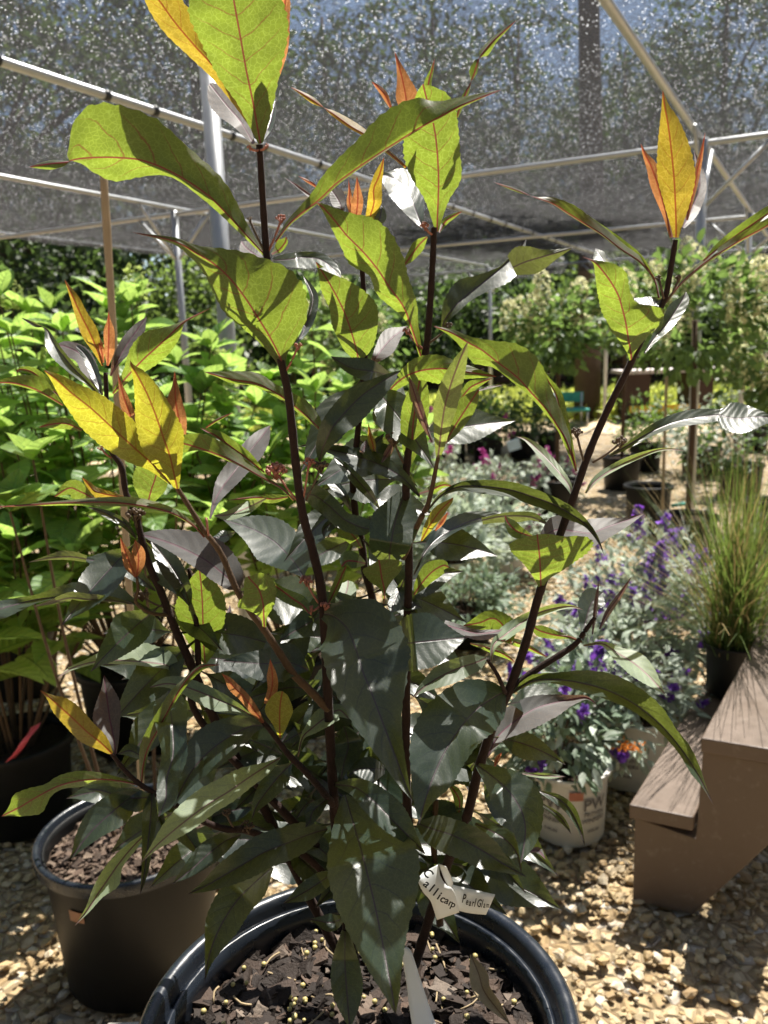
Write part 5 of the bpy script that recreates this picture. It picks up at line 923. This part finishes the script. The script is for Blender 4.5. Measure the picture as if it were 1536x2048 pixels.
for a in [(563, 438, 536, 505, 22, 18), (500, 440, 530, 505, 16, 12, True), (500, 296, 518, 300, 14, 10), (533, 292, 520, 300, 12, 8), (850, 454, 866, 470, 22, 18), (596, 693, 572, 742, 20, 18), (552, 944, 598, 1005, 46, 44),
          (618, 926, 606, 1000, 26, 22), (642, 934, 612, 1000, 34, 30, True), (786, 880, 812, 935, 40, 34, True), (612, 1163, 640, 1210, 30, 30), (622, 1222, 643, 1208, 24, 22), (650, 1213, 646, 1200, 24, 22), (284, 1193, 330, 1215, 30, 28, True),
          (270, 1032, 275, 1060, 40, 32, True), (492, 1655, 500, 1668, 32, 26, True), (452, 1626, 470, 1660, 22, 20, True), (1153, 867, 1170, 930, 26, 22, True), (1241, 886, 1185, 925, 30, 24, True), (1318, 557, 1330, 605, 18, 16, True),
          (1358, 558, 1332, 605, 20, 16, True), (202, 896, 222, 915, 14, 12), (814, 662, 848, 700, 20, 16), (898, 652, 852, 690, 22, 18, True), (413, 1038, 418, 1076, 10, 8)]: cluster(*a)
# ------------------------------------------------------------------ the big pot and what lies in it
BIG = pot('big_plant_pot', float(POT[0]), float(POT[1]), float(POT[2])-.30, PR, .30, 'large glossy blue-black pot in the foreground filled with bark chips', M_POT, None, .82, .014, .045, M_SOIL)
SZ = POT[2]-.042
chips(POT, BIG, 230, 2600, PR-.026, SZ, .0022, .0120, cr_)
mb = mesh_np('fertiliser_bead', BV, np.array(BF)); mb.materials.append(M_PRILL)
BC = [(600, 1940+60), (620, 1850), (590, 2030), (340, 1940), (350, 1985), (390, 1900), (870, 1850), (950, 1900), (700, 1905), (480, 1960), (1090, 2005), (640, 1890), (380, 2035), (860, 1830), (920, 1835), (360, 1920)]
for i in range(150):
    q = BC[int(cr_.integers(len(BC)))] if i < 110 else (cr_.uniform(330, 1110), cr_.uniform(1830, 2045)); w_ = 11 if i < 110 else 5
    p = ground(q[0]+cr_.normal()*w_, q[1]+cr_.normal()*w_, SZ+.011)
    if math.hypot(p[0]-POT[0], p[1]-POT[1]) < PR-.03:
        o = obj('fertiliser_bead', mb, None, BIG); o.matrix_basis = Matrix.Translation(p) @ Matrix.Scale(cr_.uniform(.0017, .0027), 4)
L = []
for i in range(70):
    a = cr_.uniform(0, 6.28); rr = (PR-.03)*math.sqrt(cr_.random()); p = np.array([POT[0]+rr*math.cos(a), POT[1]+rr*math.sin(a), SZ+cr_.uniform(.004, .012)]); b_ = cr_.uniform(0, 6.28); l_ = cr_.uniform(.008, .032)
    dv = np.array([math.cos(b_), math.sin(b_), cr_.normal()*.2])*l_; L.append(tube_geo(catmull([p, p+dv*.5+cr_.normal(size=3)*.002, p+dv], 5), cr_.uniform(.0004, .0011), 5))
v, f = join_geo(L); obj('straw', mesh_np('straw', v, f), M_STRAW, BIG, kind='stuff')
# fallen dead leaf
M_TAN = leaf_mat('leaf_dead', (.34, .26, .15), (.36, .28, .17), (.4, .3, .15), (.2, .12, .06), .25, .7)
dl = leaf('R7', 'T', M_TAN, [(740, 640, 4, 4), (790, 760, 50, 58), (820, 860, 46, 62), (890, 960, 40, 36), (990, 1078, 0, 0)], .028, .9, .25, None, .03)
dl.name = 'dead_leaf'; dl.parent = None; tag(dl, 'curled tan dead leaf lying on the bark chips in the front pot', 'leaf')
# ------------------------------------------------------------------ tags
M_TAG = plain('white_plastic_tag', (.72, .74, .74), .45, .4, 0, .05, 60)
M_INK = plain('black_ink', (.012, .012, .014), .6, .3)
def ribbon(rows, sub=6):
    A = np.array(rows, float); A = catmull(A, (len(A)-1)*sub+1); L_ = at(A[:, 0], A[:, 1], A[:, 2]); R_ = at(A[:, 3], A[:, 4], A[:, 5]); t = np.linspace(0, 1, 5)
    V = (L_[:, None]*(1-t[None, :, None])+R_[:, None]*t[None, :, None]).reshape(-1, 3); Q = np.array([(i*5+j, i*5+j+1, (i+1)*5+j+1, (i+1)*5+j) for i in range(len(A)-1) for j in range(4)]); return V, Q[:, ::-1]
def h3(x, y): return 600+x*.293, 1350+y*.293
def rows(L, fr=h3): return [(*fr(a, b_), d, *fr(c, e), d2) for a, b_, d, c, e, d2 in L]
PT = empty('plant_tag', at(*h3(960, 1400), .56), 'curled white plant tag with handwritten black name looped round the shrub stem', 'plant tag')
v, q = ribbon(rows([(835, 1350, .552, 948, 1290, .552), (806, 1400, .547, 958, 1370, .55), (840, 1480, .545, 1000, 1435, .55), (895, 1550, .546, 1048, 1470, .552), (935, 1672, .550, 1088, 1620, .556)])); solid(obj('name_strip', mesh_np('name_strip', v, q), M_TAG, PT))
v, q = ribbon(rows([(948, 1290, .553, 1000, 1310, .558), (985, 1390, .560, 1040, 1400, .565), (1010, 1440, .564, 1050, 1480, .568)])); solid(obj('loop', mesh_np('loop', v, q), M_TAG, PT))
v, q = ribbon(rows([(1035, 1432, .566, 1085, 1610, .566), (1130, 1455, .566, 1150, 1625, .566), (1240, 1480, .567, 1215, 1633, .567), (1332, 1500, .568, 1270, 1637, .568)])); solid(obj('variety_strip', mesh_np('variety_strip', v, q[:, ::-1]), M_TAG, PT))
def letters(chars, d, parent, xs=1.0):
    L = []
    for ch, x, y, ang, sz in chars:
        v, f = text_mesh(ch, 1.0, .15); k = sz*.293*d/F; a = math.radians(ang); px, py = h3(x, y)
        V = v[:, 0]*xs, v[:, 1]; X = px + sz*.293*(V[0]*math.cos(a) + V[1]*math.sin(a)); Y = py + sz*.293*(V[0]*math.sin(a) - V[1]*math.cos(a)); L.append((at(X, Y, d), f))
    v, f = join_geo(L); obj('lettering', mesh_np('lettering', v, f, False), M_INK, parent)
letters([('C', 870, 1352, 48, 84), ('a', 864, 1425, 42, 80), ('l', 896, 1455, 30, 84), ('l', 922, 1482, 28, 84), ('i', 948, 1508, 25, 80), ('c', 972, 1528, 22, 74), ('a', 1000, 1540, 18, 70)], .5425, PT)
letters([('r', 1025, 1556, 15, 64), ('p', 1044, 1566, 15, 64)], .548, PT)
letters([('P', 1118, 1528, 8, 84), ('e', 1140, 1548, 8, 66), ('a', 1160, 1556, 8, 66), ('r', 1180, 1558, 8, 66), ('l', 1194, 1556, 8, 80), ('G', 1222, 1560, 8, 76), ('l', 1242, 1562, 8, 76), ('a', 1258, 1570, 8, 60), ('m', 1280, 1572, 8, 52)], .5645, PT, .55)
ST = empty('stake_label', at(835, 2040, .54), 'plain white plastic stake label stuck upright in the front pot', 'plant label')
v, q = ribbon([(803, 1900, .56, 812, 1893, .56), (806, 1925, .557, 822, 1905, .557), (812, 1960, .552, 838, 1950, .552), (818, 2010, .546, 860, 2015, .546), (828, 2075, .538, 880, 2070, .538)]); solid(obj('stake', mesh_np('stake', v, q), M_TAG, ST), .0012)
w2_ = leaf_mat('x', (.6, .6, .6), (.6, .6, .6), (.6, .6, .6), (.6, .6, .6)) if False else None
# the slatted bench the big pot stands on
M_GREYW = plain('weathered_board', (.30, .28, .25), .85, .3, 0, .25, 14, .002, 60)
zb = float(POT[2])-.30; g0 = ground(216, 2040, zb)
BN = empty('plant_bench', (0, .5, 0), 'weathered grey slatted bench carrying the big front pot', 'bench')
for i in range(4):
    v, f = box_geo((g0[0]+.21, g0[1]-.07-.145*i, zb-.0175), (.42, .135, .035)); bevel(obj('slat', mesh_np('slat', v, f, False), M_GREYW, BN))
for x_ in (g0[0]+.06, g0[0]+.36):
    for y_ in (g0[1]-.09, g0[1]-.5):
        v, f = box_geo((x_, y_, (zb-.037)/2), (.08, .08, zb-.037)); bevel(obj('leg', mesh_np('leg', v, f, False), M_GREYW, BN))
